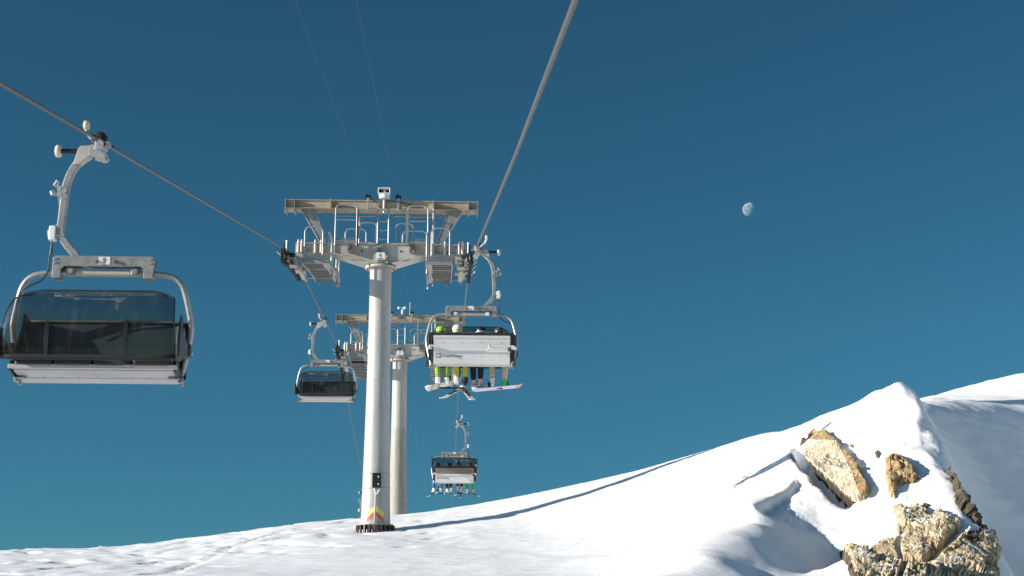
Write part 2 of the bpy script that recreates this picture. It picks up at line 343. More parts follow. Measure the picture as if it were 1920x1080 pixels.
    for yy, s in ((0.088, 1), (-0.088, -1)):
        q = MB(); q.box((CX - 0.02, yy, -1.665), (0.15, 0.006, 0.105)); pl = q.build('number_plate', WHITE, br)
        if number:
            letters('numeral', number, 0.10, Matrix.Translation((CX - 0.02, yy + s * 0.0045, -1.665)) @ Matrix.Rotation(R(90), 4, 'X') @ Matrix.Identity(4) if s < 0 else Matrix.Translation((CX - 0.02, yy + s * 0.0045, -1.665)) @ Matrix.Rotation(math.pi, 4, 'Z') @ Matrix.Rotation(R(90), 4, 'X'), pl, INK)
    for s in (-1, 1):
        q = MB(); q.box((CX + s * 0.42, 0, -1.80), (0.11, 0.10, 0.10)); q.cyl((CX + s * 0.42, -0.07, -1.80), (CX + s * 0.42, 0.07, -1.80), 0.035, n=10); q.build('damper_block', WHITE if footrest else GALV, br, 0.012)
    # tubular frame
    yb = -0.28
    half = [(0, 0, -1.82), (0.55, 0, -1.82), (0.80, 0, -1.83), (0.95, -0.01, -1.88), (1.045, -0.03, -1.99), (1.10, -0.06, -2.16), (1.155, -0.11, -2.42), (1.165, -0.13, -2.54), (1.13, -0.18, -2.80), (1.07, -0.23, -3.06), (1.03, yb, -3.23)]
    right = smooth_path(half, 4); path = [V((-v.x, v.y, v.z)) for v in right[::-1]] + right[1:]
    f = MB(); f.tube([v + V((CX, 0, 0)) for v in path], 0.037, n=12); fr = f.build('tube_frame', PIPE, t)
    sp = MB(); n_ = 34
    for i in range(n_):
        x = CX - 0.34 + 0.68 * i / (n_ - 1); sp.cyl((x - 0.007, 0, -1.82), (x + 0.007, 0, -1.82), 0.041, n=12)
    sp.build('grip_winding', CREAM, fr)
    # seat: white underside, dark cushions
    u = MB()
    def slab(ya, za, yb_, zb, th, w, m=0): u.hull8([V((CX - w, ya, za)), V((CX + w, ya, za)), V((CX + w, ya, za + th)), V((CX - w, ya, za + th))], [V((CX - w, yb_, zb)), V((CX + w, yb_, zb)), V((CX + w, yb_, zb + th)), V((CX - w, yb_, zb + th))], m)
    slab(0.30, -3.145, 0.235, -3.150, 0.05, 1.07)
    slab(0.215, -3.160, -0.075, -3.205, 0.03, 1.02)
    slab(0.235, -3.13, -0.11, -3.185, 0.02, 1.03)
    slab(-0.095, -3.212, -0.275, -3.245, 0.04, 1.02)
    for i in range(9): u.cyl((CX - 0.92 + 1.84 * i / 8, -0.03, -3.220), (CX - 0.92 + 1.84 * i / 8, -0.03, -3.19), 0.004, n=6, m=1)
    pan = u.build('seat_pan', [SEATM, DARKM], t, 0.004)
    for s in (-1, 1):
        q = MB(); q.prism([(CX + s * 1.04, 0.27, -3.17), (CX + s * 1.04, -0.10, -3.24), (CX + s * 1.04, -0.30, -3.27), (CX + s * 1.04, -0.31, -3.17), (CX + s * 1.04, 0.25, -3.03)], (s * 0.02, 0, 0)); q.build('end_plate', BLACK, pan)
        q = MB(); q.box((CX + s * 0.99, -0.02, -3.222), (0.15, 0.09, 0.015)); q.box((CX + s * 1.06, -0.14, -3.22), (0.06, 0.09, 0.07)); q.beam((CX + s * 1.07, -0.1, -3.18), (CX + s * 1.05, -0.3, -3.25), 0.05, 0.05); q.build('end_bracket', GALV, pan, 0.005)
    for i in range(4):
        c = MB(); x = CX - 0.75 + 0.5 * i
        c.hull8([V((x - 0.24, 0.31, -3.11)), V((x + 0.24, 0.31, -3.11)), V((x + 0.24, 0.31, -3.0)), V((x - 0.24, 0.31, -3.0))], [V((x - 0.24, -0.24, -3.2)), V((x + 0.24, -0.24, -3.2)), V((x + 0.24, -0.24, -3.07)), V((x - 0.24, -0.24, -3.07))])
        c.build('seat_cushion', CUSH, t, 0.03)
    # backrest
    b0, b1 = V((0, -0.245, -3.20)), V((0, -0.43, -2.42)); bd = (b1 - b0); bn = V((0, -bd.z, bd.y)).normalized()   # bn points backwards
    def bp(u_, off): return b0 + bd * u_ + bn * off
    prof = [(0.0, 0.035), (0.05, 0.05), (0.055, 0.03), (0.12, 0.03), (0.125, 0.012), (0.86, 0.012), (0.875, 0.03), (0.96, 0.04)]
    b = MB(); w_ = 0.985
    pts = [bp(a, o) for a, o in prof] + [bp(0.96, -0.01), bp(0.0, -0.01)]
    b.prism([V((CX - w_, q.y, q.z)) for q in pts], (2 * w_, 0, 0))
    for i in range(4):
        for uu, mm in ((0.28, 1), (0.72, 1)):
            c = bp(uu, 0.012); b.cyl(V((CX - 0.75 + i * 0.5, c.y, c.z)), V((CX - 0.75 + i * 0.5, c.y, c.z)) + bn * 0.006, 0.012, n=6, m=1)
    bk = b.build('backrest', [ALU, GREYP], t)
    c = MB()
    for i in range(1):
        A = [bp(0.12, -0.012), bp(0.97, -0.012), bp(0.96, -0.07), bp(0.12, -0.09)]
        c.prism([V((CX - 0.98, q.y, q.z)) for q in A], (1.96, 0, 0))
    c.build('back_cushion', BACKC, bk)
    c = MB(); q0, q1 = bp(0.955, 0.03), bp(1.03, 0.03)
    c.prism([V((CX - 1.09, q.y, q.z)) for q in (bp(0.955, 0.05), bp(1.04, 0.04), bp(1.04, -0.03), bp(0.955, -0.03))], (2.18, 0, 0)); c.build('top_trim', RUBBER, bk, 0.01)
    tf = MB(); a_ = [(-1.05, 0.62), (-1.03, 0.88), (-0.97, 0.98), (-0.86, 1.02), (0.86, 1.02), (0.97, 0.98), (1.03, 0.88), (1.05, 0.62)]
    tf.tube(smooth_path([V((CX + x, bp(u_, -0.055).y, bp(u_, -0.055).z)) for x, u_ in a_], 4), 0.017, n=8); tf.build('head_tube', PIPE, bk)
    for s in (-1, 1):
        c = MB(); c.prism([V((CX + s * 1.005, q.y, q.z)) for q in (bp(0.0, 0.02), bp(1.02, 0.02), bp(1.02, -0.30), bp(0.55, -0.40), bp(0.1, -0.52), bp(0, -0.45))], (s * 0.03, 0, 0))
        c.prism([V((CX + s * 1.0, q.y, q.z)) for q in (bp(0.0, 0.0), bp(1.0, 0.0), bp(1.0, -0.03), bp(0.0, -0.03))], (s * 0.11, 0, 0)); c.build('side_panel', BLACK, bk, 0.01)
    # shaft across the back with its crank
    s_ = MB(); c0 = bp(0.62, 0.10)
    s_.cyl((CX - 1.08, c0.y, c0.z), (CX + 1.08, c0.y, c0.z), 0.020, n=10); sh = s_.build('closing_shaft', ALU, t)
    for s in (-1, 1):
        c = MB(); c.box((CX + s * 1.05, c0.y + 0.03, c0.z - 0.03), (0.08, 0.06, 0.11)); c.cyl((CX + s * 1.10, c0.y - 0.03, c0.z - 0.05), (CX + s * 1.10, c0.y + 0.08, c0.z - 0.05), 0.04); c.beam((CX + s * 1.05, c0.y + 0.02, c0.z), (CX + s * 0.92, c0.y + 0.01, c0.z), 0.04, 0.05, w2=0.03, h2=0.03); c.build('shaft_bearing', ALU, sh, 0.01)
    c = MB(); c.beam((CX + 1.0, c0.y - 0.02, c0.z - 0.13), (CX + 0.46, c0.y - 0.02, c0.z - 0.15), 0.05, 0.05, w2=0.04, h2=0.04); c.beam((CX + 0.44, c0.y, c0.z + 0.03), (CX + 0.47, c0.y, c0.z - 0.16), 0.04, 0.05); c.beam((CX + 0.40, c0.y - 0.02, c0.z - 0.11), (CX + 0.54, c0.y - 0.02, c0.z - 0.07), 0.04, 0.06); c.build('crank', ALU, sh, 0.006)
    c = MB(); c.lathe([(0.018, -0.03), (0.048, -0.03), (0.056, 0.0), (0.048, 0.03), (0.018, 0.03)], (CX + 0.965, c0.y - 0.03, c0.z - 0.10), 'Y', n=16); c.build('crank_roller', RUBBER, sh)
    # emblem and lettering on the back panel
    ang = math.atan2(-bd.y, bd.z)
    def onback(x, u_, off): q = bp(u_, off); return Matrix.Translation((CX + x, q.y, q.z)) @ Matrix.Rotation(R(90) + ang, 4, 'X')
    M = onback(-0.855, 0.30, 0.014)
    em = MB(); sq = 0.058
    em.box((0, 0, 0), (2 * sq, 2 * sq, 0.003), 0)
    ring = [(0.047 * math.cos(2 * math.pi * i / 24), 0.047 * math.sin(2 * math.pi * i / 24), 0.002) for i in range(24)]; em.add([V(p) for p in ring], [tuple(range(24))], 1)
    em.add([V((-0.013, -0.026, 0.004)), V((0.006, -0.026, 0.004)), V((0.026, -0.01, 0.004)), V((0.026, 0.01, 0.004)), V((0.006, 0.026, 0.004)), V((-0.013, 0.026, 0.004))], [(0, 1, 2, 3, 4, 5)], 0)
    em.add([V((-0.003, -0.013, 0.0055)), V((0.008, -0.013, 0.0055)), V((0.014, 0, 0.0055)), V((0.008, 0.013, 0.0055)), V((-0.003, 0.013, 0.0055))], [(0, 1, 2, 3, 4)], 1)
    em.v = [tuple(M @ V(v)) for v in em.v]; em.build('emblem', [INK, WHITE], bk)
    letters('lettering', 'Doppelmayr', 0.105, onback(-0.515, 0.295, 0.014), bk, GREYP)
    if opened: bubble_parts(t, 96, 186, True, PZ + 0.10, PR + 0.04)
    else: bubble_parts(t, -20, 74, False)
    if footrest:
        for s in (-1, 1):
            r = MB(); r.tube(smooth_path([(CX + s * 0.50, 0.16, -2.72), (CX + s * 0.50, 0.52, -2.80), (CX + s * 0.50, 0.60, -2.95), (CX + s * 0.50, 0.56, -3.35), (CX + s * 0.50, 0.50, -3.66)], 4), 0.019, n=8); rb = r.build('footrest_post', WHITE, t)
            r = MB(); r.cyl((CX + s * 0.50 - 0.33, 0.50, -3.67), (CX + s * 0.50 + 0.33, 0.50, -3.67), 0.022); r.build('footrest_bar', RUBBER, rb)
        r = MB(); r.cyl((CX - 0.95, 0.17, -2.72), (CX + 0.95, 0.17, -2.72), 0.02); r.build('restraint_bar', PIPE, t)
    return t
G1 = 'chairlift chairs hanging on the haul ropes'
XL, XR = -4.65, 0.87
def rope_x(side, Y):
    t = min(1.0, max(0.0, (43.3 - Y) / 24.0))
    return XL + 0.06 * t if side < 0 else XR + 0.12 * t ** 0.8
# ------------------------------------------------------------------ haul ropes
ROPE_PTS = [(-30, -3.4), (0, 2.62), (19.7, 6.70), (30, 8.79), (43.3, 11.52)]
def rope_z(Y):
    if Y <= 43.3: return 2.65 + 0.205 * Y
    if Y <= 48.7:                                   # over the wheels of the first tower
        u = (Y - 43.3) / 5.4; return 11.527 + 5.4 * (0.205 * u + (0.062 - 0.205) * u * u / 2)
    z1 = 11.527 + 5.4 * (0.205 + 0.062) / 2
    if Y <= 66.8:
        u = (Y - 48.7); return z1 + 0.062 * u - 0.0011 * u * (18.1 - u) * 0
    z2 = z1 + 0.062 * 18.1
    if Y <= 72.0:
        u = (Y - 66.8) / 5.2; return z2 + 5.2 * (0.062 * u + (-0.20 - 0.062) * u * u / 2)
    z3 = z2 + 5.2 * (0.062 - 0.20) / 2
    u = Y - 72.0; return z3 - 0.18 * u + 0.003 * u * u if u < 25 else z3 - 2.625 - 0.03 * (u - 25)
def rope_zs(side, Y):                              # the loaded side sags under its chairs
    s = 0.0
    if side > 0:
        s = np.interp(Y, [0, 8, 38.7, 43.3, 72, 78.5, 100, 120], [0, 0, 0.19, 0, 0, 0.27, 0.05, 0])
    return rope_z(Y) - s
def rope(side, label):
    m = MB(); Rr = 0.024; n = 18
    ys = [-25 + i * 0.05 for i in range(int(65 / 0.05))]
    vs = []
    for y in ys:                                    # six strands laid round each other
        tw = y * 2 * math.pi / 0.42
        for k in range(n):
            a = 2 * math.pi * k / n; r = Rr * (0.90 + 0.12 * abs(math.cos(3 * a + tw * 3 / 1.0)))
            vs.append((rope_x(side, y) + r * math.cos(a), y, rope_zs(side, y) + r * math.sin(a)))
    N = len(ys)
    m.add(vs, [(i * n + k, i * n + (k + 1) % n, (i + 1) * n + (k + 1) % n, (i + 1) * n + k) for i in range(N - 1) for k in range(n)], 0, True)
    ye = ys[-1]
    m.tube([(rope_x(side, y), y, rope_zs(side, y)) for y in [ye, 41, 42, 43, 43.3] + [43.6 + 0.3 * i for i in range(17)] + [50 + 2 * i for i in range(9)] + [66.8 + 0.3 * i for i in range(18)] + [74, 76, 78.5, 81] + [84 + 3 * i for i in range(23)]], 0.024, n=10)
    return tag(m.build('haul_rope', ROPE), label, 'steel rope')
rope(-1, 'thick twisted steel haul rope running down from the upper left corner over the left wheels')
rope(1, 'thick steel haul rope rising to the top edge right of the pylon')
def wire(name, pts, r, label):
    m = MB(); m.tube(smooth_path(pts, 8), r, n=6); return tag(m.build(name, THINW), label, 'wire', 'thin overhead wires')
wa, wb = at(688, 358, 45.7), at(744, 364, 45.7)
wire('signal_wire', [(-2.13, -10, 4.6), tuple(at(553, 0, 23.2)), tuple(at(618, 170, 31.5)), tuple(at(660, 285, 38.9)), tuple(wa)], 0.0012, 'faint thin wire slanting up from the left clamp on the top beam')
wire('signal_wire', [(-1.25, -10, 4.6), tuple(at(668, 0, 23.6)), tuple(at(703, 170, 31.0)), tuple(at(725, 285, 37.9)), tuple(wb)], 0.0012, 'faint thin wire slanting up from the right clamp on the top beam')
wire('signal_wire', [tuple(wa), (wa.x, 57, 14.15), (wa.x, 69.3, 15.35)], 0.0018, 'faint thin wire running behind the front pylon from left clamp to rear pylon')
wire('signal_wire', [tuple(wb), (wb.x, 57, 14.1), (wb.x, 69.3, 15.3), (wb.x, 85, 13.0), (wb.x, 110, 11.5)], 0.0018, 'faint thin wire running behind the front pylon from right clamp downhill')

# ------------------------------------------------------------------ pylons
def sheave_proto():
    t = MB(); t.lathe([(0.05, -0.03), (0.10, -0.035), (0.19, -0.03), (0.225, -0.055), (0.235, -0.05), (0.225, -0.02), (0.215, 0.0), (0.225, 0.02), (0.235, 0.05), (0.225, 0.055), (0.19, 0.03), (0.10, 0.035), (0.05, 0.03)], (0, 0, 0), 'X', n=24)
    o = t.build('sheave', RUBBER)
    h = MB(); h.lathe([(0.001, -0.06), (0.055, -0.06), (0.06, -0.02), (0.12, -0.038), (0.12, 0.038), (0.06, 0.02), (0.055, 0.06), (0.001, 0.06)], (0, 0, 0), 'X', n=14); h.build('hub', GALV2, o)
    return o
SHEAVE = [None]
def railing(m, x0, x1, y, z0, h, mid=None, r=0.022, rot=0, feet=True):
    """a bent tube hoop in a plane of constant y, with rounded upper corners and a mid rail"""
    c = 0.14; pts = [(x0, y, z0), (x0, y, z0 + h - c), (x0 + 0.04, y, z0 + h - 0.04), (x0 + c, y, z0 + h), (x1 - c, y, z0 + h), (x1 - 0.04, y, z0 + h - 0.04), (x1, y, z0 + h - c), (x1, y, z0)]
    if rot: pts = [(x0 + 0, y + (p[0] - x0), p[2]) for p in pts]
    m.tube(pts, r, n=8)
    for mz in ([mid] if mid and not isinstance(mid, (list, tuple)) else mid or []):
        if rot: m.cyl((x0, y, z0 + mz), (x0, y + x1 - x0, z0 + mz), r * 0.85, n=8)
        else: m.cyl((x0, y, z0 + mz), (x1, y, z0 + mz), r * 0.85, n=8)
def pylon(loc, label, number, top, weathered=False, base=True, zrel=None, s0=0.205, s1=0.062, ylen=5.4):
    t = thing('chairlift_pylon', label, 'lift pylon', loc, group='steel pylons of the chairlift')
    X0, Y0, Z0 = loc; CM = COLM2 if weathered else COLM
    HT = 8.12
    c = MB(); prof = [(0.455, -0.6), (0.45, 0.0), (0.425, 0.9), (0.40, 2.0), (0.365, 3.8), (0.345, 5.3), (0.335, 7.0), (0.335, HT)]
    prof2 = sorted(prof + [(float(np.interp(4.94, [q[1] for q in prof], [q[0] for q in prof])), 4.94)], key=lambda q: q[1])
    c.lathe(prof2, (0, 0, 0), 'Z', n=48)
    if weathered: c.m = [1 if sum(c.v[i][2] for i in f) / len(f) < 4.94 else 0 for f in c.f]
    col = c.build('column', [CM, COLM3], t)
    for z, rr in ((4.55, 0.3575),) if not weathered else ((1.65, 0.411), (4.94, 0.353), (1.2, 0.4215)):
        k = MB(); k.lathe([(rr - 0.01, z - 0.012), (rr + 0.006, z - 0.008), (rr + 0.006, z + 0.008), (rr - 0.01, z + 0.012)], (0, 0, 0), n=48); k.build('weld_seam', CM, col)
    fl = MB(); fl.lathe([(0.33, HT - 0.10), (0.47, HT - 0.06), (0.48, HT - 0.05), (0.48, HT + 0.02), (0.35, HT + 0.03), (0.001, HT + 0.03)], (0, 0, 0), n=40)
    fo = fl.build('top_flange', GALV2, col)
    b = MB()
    for i in range(26):
        a = 2 * math.pi * i / 26; p = V((0.43 * math.cos(a), 0.43 * math.sin(a), HT - 0.11)); b.cyl(p, p + V((0, 0, 0.16)), 0.018, n=6)
    b.build('bolt_ring', REDD, fo)
    if base:
        f = MB(); f.lathe([(0.44, -0.22), (0.56, -0.22), (0.56, -0.18), (0.44, -0.18)], (0, 0, 0), n=40)
        f.lathe([(0.44, 0.24), (0.53, 0.24), (0.53, 0.28), (0.44, 0.28)], (0, 0, 0), n=40); bf = f.build('base_flange', GALV2, t); bf.location.z = -0.06
        f = MB()
        for i in range(22):
            a = 2 * math.pi * (i + 0.5) / 22; Mr = Matrix.Rotation(a, 3, 'Z'); f.box(Mr @ V((0.51, 0, 0.035)), (0.14, 0.04, 0.42), 0 if i % 4 else 1, Mr)
        for i in range(22):
            a = 2 * math.pi * i / 22; p = V((0.53 * math.cos(a), 0.53 * math.sin(a), -0.18)); f.cyl(p, p + V((0, 0, 0.28)), 0.03, n=6, m=2)
        f.build('stiffener_ring', [DARKM, REDD, GALV], bf)
        # control box with straps, conduit and arrow markings
        cr = lambda z: np.interp(z, [p[1] for p in prof], [p[0] for p in prof])
        bx = MB(); bx.box((0.03, -0.50, 1.48), (0.26, 0.20, 0.43)); bo = bx.build('control_box', BLACK, t, 0.012)
        for zz in (1.36, 1.58): l = MB(); l.cyl((0.08, -0.602, zz), (0.08, -0.61, zz), 0.022, n=12); l.build('screw_cap', WHITE, bo)
        l = MB()
        for dx in (-0.10, 0.10): l.tube([(0.04 + dx * 0.8, -0.48, 1.26), (0.04 + dx * 0.6, -0.475, 1.18), (0.02, -0.47, 1.05)], 0.022, n=8)
        l.build('cable_outlet', ALU, bo)
        for z in (1.27, 1.70):
            k = MB(); k.lathe([(cr(z) - 0.005, z - 0.02), (cr(z) + 0.01, z - 0.02), (cr(z) + 0.01, z + 0.02), (cr(z) - 0.005, z + 0.02)], (0, 0, 0), n=48); k.build('strap', GRIPM, t)
        l = MB(); l.cyl((0.01, -0.475, 1.06), (-0.02, -0.49, 0.0), 0.026, n=10, m=0)
        for z in (0.95, 0.55): l.box((0, -0.47, z), (0.10, 0.05, 0.025), 1)
        l.build('conduit', [GALV2, ALU], t)
        for nm, mm, z0, z1 in (('yellow_chevron', YEL, 0.74, 0.58), ('red_chevron', REDP, 0.58, 0.44)):
            ch = MB()
            for s in (-1, 1):
                n = 10; vs = []
                for i in range(n + 1):
                    a = s * R(2 + 33 * i / n); dz = -0.20 * i / n
                    for zz in (z0 + dz, z1 + dz): vs.append(((cr(zz) + 0.005) * math.sin(a), -(cr(zz) + 0.005) * math.cos(a), zz))
                ch.add(vs, [(2 * i, 2 * i + 1, 2 * i + 3, 2 * i + 2) for i in range(n)], 0, True)
            ch.build(nm, mm, col)
    # cross arm
    zt, zb = HT + 0.68, HT + 0.36
    a = MB(); D = 0.26
    for s in (-1, 1):
        front = [(0.16 * s, zt), (1.42 * s, zt), (1.42 * s, zb), (1.1 * s, zb - 0.05), (0.34 * s, HT + 0.05), (0.16 * s, HT + 0.05)]
        for yy in (-D, D): a.prism([(x, yy - 0.008, z) for x, z in front], (0, 0.016, 0))
        a.hull8([V((1.42 * s, -0.34, zb - 0.012)), V((1.42 * s, 0.34, zb - 0.012)), V((1.42 * s, 0.34, zb + 0.008)), V((1.42 * s, -0.34, zb + 0.008))], [V((0.36 * s, -0.42, HT + 0.04)), V((0.36 * s, 0.42, HT + 0.04)), V((0.36 * s, 0.42, HT + 0.06)), V((0.36 * s, -0.42, HT + 0.06))])
        a.box((0.77 * s, 0, zt + 0.01), (1.34, 0.64, 0.02))
        a.box((2.02 * s, 0, (zt + zb) / 2 + 0.01), (1.22, 0.44, zt - zb - 0.06)); a.box((2.02 * s, 0, zt), (1.22, 0.56, 0.024)); a.box((2.02 * s, 0, zb + 0.02), (1.22, 0.56, 0.024))
        a.box((1.43 * s, 0, (zt + zb) / 2), (0.03, 0.62, zt - zb + 0.02))
        for x in (1.75, 2.1): a.box((x * s, 0, (zt + zb) / 2), (0.02, 0.52, zt - zb - 0.02))
    arm = a.build('cross_arm', CREAMP, t)
    h = MB(); h.hull8([V((-0.16, -D, zt)), V((0.16, -D, zt)), V((0.16, D, zt)), V((-0.16, D, zt))], [V((-0.24, -0.40, HT + 0.05)), V((0.24, -0.40, HT + 0.05)), V((0.24, 0.40, HT + 0.05)), V((-0.24, 0.40, HT + 0.05))]); h.build('centre_post', CREAMP, arm)
    h = MB(); h.prism([(-0.08 + dx, yy, zz) for dx, yy, zz in ((0, -0.272, zt - 0.1), (0.10, -0.272, zt - 0.1), (0.12, -0.40, HT + 0.06), (-0.03, -0.40, HT + 0.06))], (0.0, -0.03, 0.0)); h.build('gusset', GALV, arm)
    for s in (-1, 1):
        sl_ = MB(); x = 0.80 * s; zz = (HT + 0.05) + (zb - HT - 0.05) * ((0.80 - 0.36) / 1.06); ax = math.atan2((zb - HT - 0.05), 1.06 * s)
        dv = V((1.06 * s, 0, zb - HT - 0.05)).normalized(); pc = V((x, -0.30, zz - 0.016)); nn = V((0, 0.035, 0))
        sl_.prism([pc - dv * 0.1 - nn, pc + dv * 0.1 - nn, pc + dv * 0.1 + nn, pc - dv * 0.1 + nn], (0, 0, -0.004)); sl_.build('drain_slot', INK, arm)
        for x in ((2.44, 2.54, 2.02, 1.84) if s < 0 else (2.42, 2.52, 1.98, 1.6)):
            b = MB(); b.cyl((x * s, -0.32, zb + 0.02), (x * s, -0.32, zt + 0.05), 0.034, n=8); b.cyl((x * s, -0.32, zt + 0.04), (x * s, -0.32, zt + 0.11), 0.02, n=6); b.build('clamp_bolt', PINKW, arm)
        b = MB(); x = 0.96 * s + (0.02 if s < 0 else 0); b.box((x - 0.06, -0.36, zt - 0.15), (0.03, 0.16, 0.28)); b.box((x + 0.06, -0.36, zt - 0.15), (0.03, 0.16, 0.28)); b.cyl((x - 0.09, -0.38, zt - 0.24), (x + 0.09, -0.38, zt - 0.24), 0.05); b.build('pivot_lug', GALV, arm)
        b = MB(); b.box((s * 0.60 + 0.02, -0.275, zt - 0.22), (0.05, 0.02, 0.05)); b.build('plug', INK, arm)
    n_ = MB(); n_.box((-0.0, -0.44, HT + 0.26), (0.27, 0.012, 0.23)); npl = n_.build('number_plate', WHITE, t)
    Mx = Matrix.Translation((0, -0.449, HT + 0.285)) @ Matrix.Rotation(R(90), 4, 'X')
    letters('numeral', number, 0.17, Mx, npl, INK)
    k = MB(); k.box((0, -0.449, HT + 0.175), (0.16, 0.004, 0.025)); k.build('underline', INK, npl)
    # upper maintenance beam on two slanting struts
    bz0, bz1 = HT + 1.82, HT + 2.11
    b = MB(); bw = 0.20
    b.box((0, 0, (bz0 + bz1) / 2), (6.0, 2 * bw - 0.02, bz1 - bz0 - 0.05))
    b.box((0, 0, bz1 - 0.012), (6.02, 2 * bw + 0.06, 0.024)); b.box((0, 0, bz0 + 0.012), (6.02, 2 * bw + 0.14, 0.024))
    tb = b.build('top_beam', BEAMM, t)
    for x in (-2.98, -2.70, 2.70, 2.98):
        k = MB(); k.box((x, 0, (bz0 + bz1) / 2 - 0.035), (0.025, 0.66, bz1 - bz0 + 0.07)); k.box((x, -0.28, bz0 - 0.1), (0.05, 0.05, 0.16)); k.build('end_plate', GALV, tb)
    for x in (-1.58, 1.60):
        k = MB(); k.box((x, -0.33, (bz0 + bz1) / 2 - 0.01), (0.03, 0.26, bz1 - bz0 - 0.03)); k.build('rib_plate', BEAMM, tb)
    for s in (-1, 1):
        k = MB(); zt2 = zt + 0.012
        for yy in (-0.13, 0.13):
            k.prism([(2.50 * s, yy - 0.008, bz0), (2.06 * s, yy - 0.008, bz0), (1.70 * s, yy - 0.008, zt2), (1.84 * s, yy - 0.008, zt2)], (0, 0.016, 0))
        k.hull8([V((2.51 * s, -0.15, bz0)), V((2.51 * s, 0.15, bz0)), V((2.49 * s, 0.15, bz0)), V((2.49 * s, -0.15, bz0))], [V((1.85 * s, -0.15, zt2)), V((1.85 * s, 0.15, zt2)), V((1.83 * s, 0.15, zt2)), V((1.83 * s, -0.15, zt2))])
        k.hull8([V((2.07 * s, -0.15, bz0)), V((2.07 * s, 0.15, bz0)), V((2.05 * s, 0.15, bz0)), V((2.05 * s, -0.15, bz0))], [V((1.71 * s, -0.15, zt2)), V((1.71 * s, 0.15, zt2)), V((1.69 * s, 0.15, zt2)), V((1.69 * s, -0.15, zt2))])
        k.build('slanting_strut', GALV, t)
    # ladder from cross arm to beam
    l = MB(); ly = -0.10
    for x in (-0.12, 0.22): l.cyl((x, ly, zt), (x, ly, bz0), 0.021, n=8)
    for i in range(5): l.cyl((-0.12, ly, zt + 0.20 + i * 0.29), (0.22, ly, zt + 0.20 + i * 0.29), 0.013, n=6)
    l.build('ladder', PIPE, t)
    l = MB(); l.cyl((-0.18, ly + 0.1, zt), (-0.18, ly + 0.1, bz0), 0.008, n=6); l.build('safety_line', THINW, t)
    for x0, x1 in ((-1.85, -0.20), (0.34, 2.0)):
        l = MB(); l.cyl((x0, 0.30, bz0 - 0.07), (x1, 0.30, bz0 - 0.07), 0.022, n=8); l.build('grab_rail', PIPE, tb)
    for x in (-0.42, 0.52):
        k = MB(); k.box((x, -0.30, (bz0 + bz1) / 2 + 0.0), (0.07, 0.05, 0.44)); k.cyl((x, -0.27, bz0 - 0.06), (x, -0.27, bz0 + 0.02), 0.03); ck = k.build('wire_clamp', PIPE, tb, 0.008)
        k = MB(); k.box((x, -0.26, bz1 + 0.09), (0.16, 0.14, 0.06)); k.box((x - 0.04, -0.26, bz1 + 0.15), (0.05, 0.1, 0.07)); k.cyl((x - 0.1, -0.26, bz1 + 0.12), (x + 0.08, -0.26, bz1 + 0.12), 0.035); k.build('wire_saddle', BLACK, ck)
    k = MB(); k.tube(smooth_path([(-0.35, -0.25, bz1 + 0.03), (-0.22, -0.28, bz1 - 0.04), (-0.12, -0.28, bz1 - 0.15), (-0.05, -0.26, bz0 + 0.03)]), 0.012, n=6)
    k.tube(smooth_path([(0.1, -0.24, bz1 + 0.02), (0.45, -0.26, bz1 - 0.05), (0.9, -0.24, bz1 - 0.13), (1.2, -0.24, bz0 + 0.08)]), 0.010, n=6); k.build('cable', BLACK, tb)
    # device on the beam
    if top == 'speaker':
        q = MB(); q.cyl((0.08, -0.27, bz0 - 0.12), (0.08, -0.27, bz1 + 0.05), 0.045, n=10); q.box((0.08, -0.27, bz0 - 0.03), (0.16, 0.1, 0.08)); q.build('speaker_mount', PIPE, t)
        q = MB(); q.cyl((0.08, -0.30, bz1 + 0.03), (0.08, -0.30, bz1 + 0.16), 0.165, 0.17, n=24); z_ = bz1 + 0.255
        for zz, hh in ((z_ + 0.085, 0.025), (z_ - 0.085, 0.025)): q.box((0.07, -0.34, zz), (0.37, 0.26, hh))
        for xx in (-0.105, 0.245): q.box((xx, -0.34, z_), (0.025, 0.26, 0.15))
        q.box((0.07, -0.22, z_), (0.33, 0.02, 0.15)); sp = q.build('loudspeaker', WHITE, t, 0.012)
        q = MB(); q.box((0.07, -0.245, z_), (0.325, 0.02, 0.145)); q.build('horn_mouth', BLACK, sp)
        q = MB(); q.ball((0.08, -0.30, z_ + 0.005), 0.055, n=16, k=10); q.build('horn_driver', WHITE, sp)
    else:
        q = MB(); q.cyl((0.07, -0.1, bz1), (0.07, -0.1, bz1 + 0.16), 0.035, 0.05); q.cyl((0.07, -0.1, bz1 + 0.16), (0.07, -0.1, bz1 + 0.30), 0.06, 0.04); q.cyl((0.07, -0.1, bz1 + 0.30), (0.07, -0.1, bz1 + 0.38), 0.02)
        an = q.build('anemometer', WHITE, t)
        for i in range(3):
            a_ = R(75 + 120 * i); e_ = V((0.07 + 0.17 * math.cos(a_), -0.1 + 0.17 * math.sin(a_), bz1 + 0.345)); q = MB(); q.cyl((0.07, -0.1, bz1 + 0.345), e_, 0.012, n=6); q.ball(e_, 0.062); q.build('wind_cup', WHITE, an)
        q = MB(); q.box((0.05, -0.28, bz0 + 0.02), (0.40, 0.04, 0.14)); q.build('beam_plate', GALV, tb)
        q = MB(); q.cyl((0.42, -0.1, bz1 - 0.1), (0.42, -0.1, bz1 + 0.62), 0.012, n=6); q.build('antenna', WHITE, t)
    # railings
    def rail(args, kw=None):
        m = MB(); railing(m, *args, **(kw or {})); m.build('railing', PIPE, t)
    zc = zt - 0.12
    rail((-1.40, -0.74, -0.52, zc, 1.32, (0.14, 0.82)))
    rail((0.82, 1.45, -0.52, zc, 1.30, (0.14, 0.80)))
    rail((-0.74, -0.18, 0.75, zc + 0.1, 1.0, (0.35,))); rail((-1.22, -0.55, 1.5, zc + 0.15, 0.95, (0.5,)))
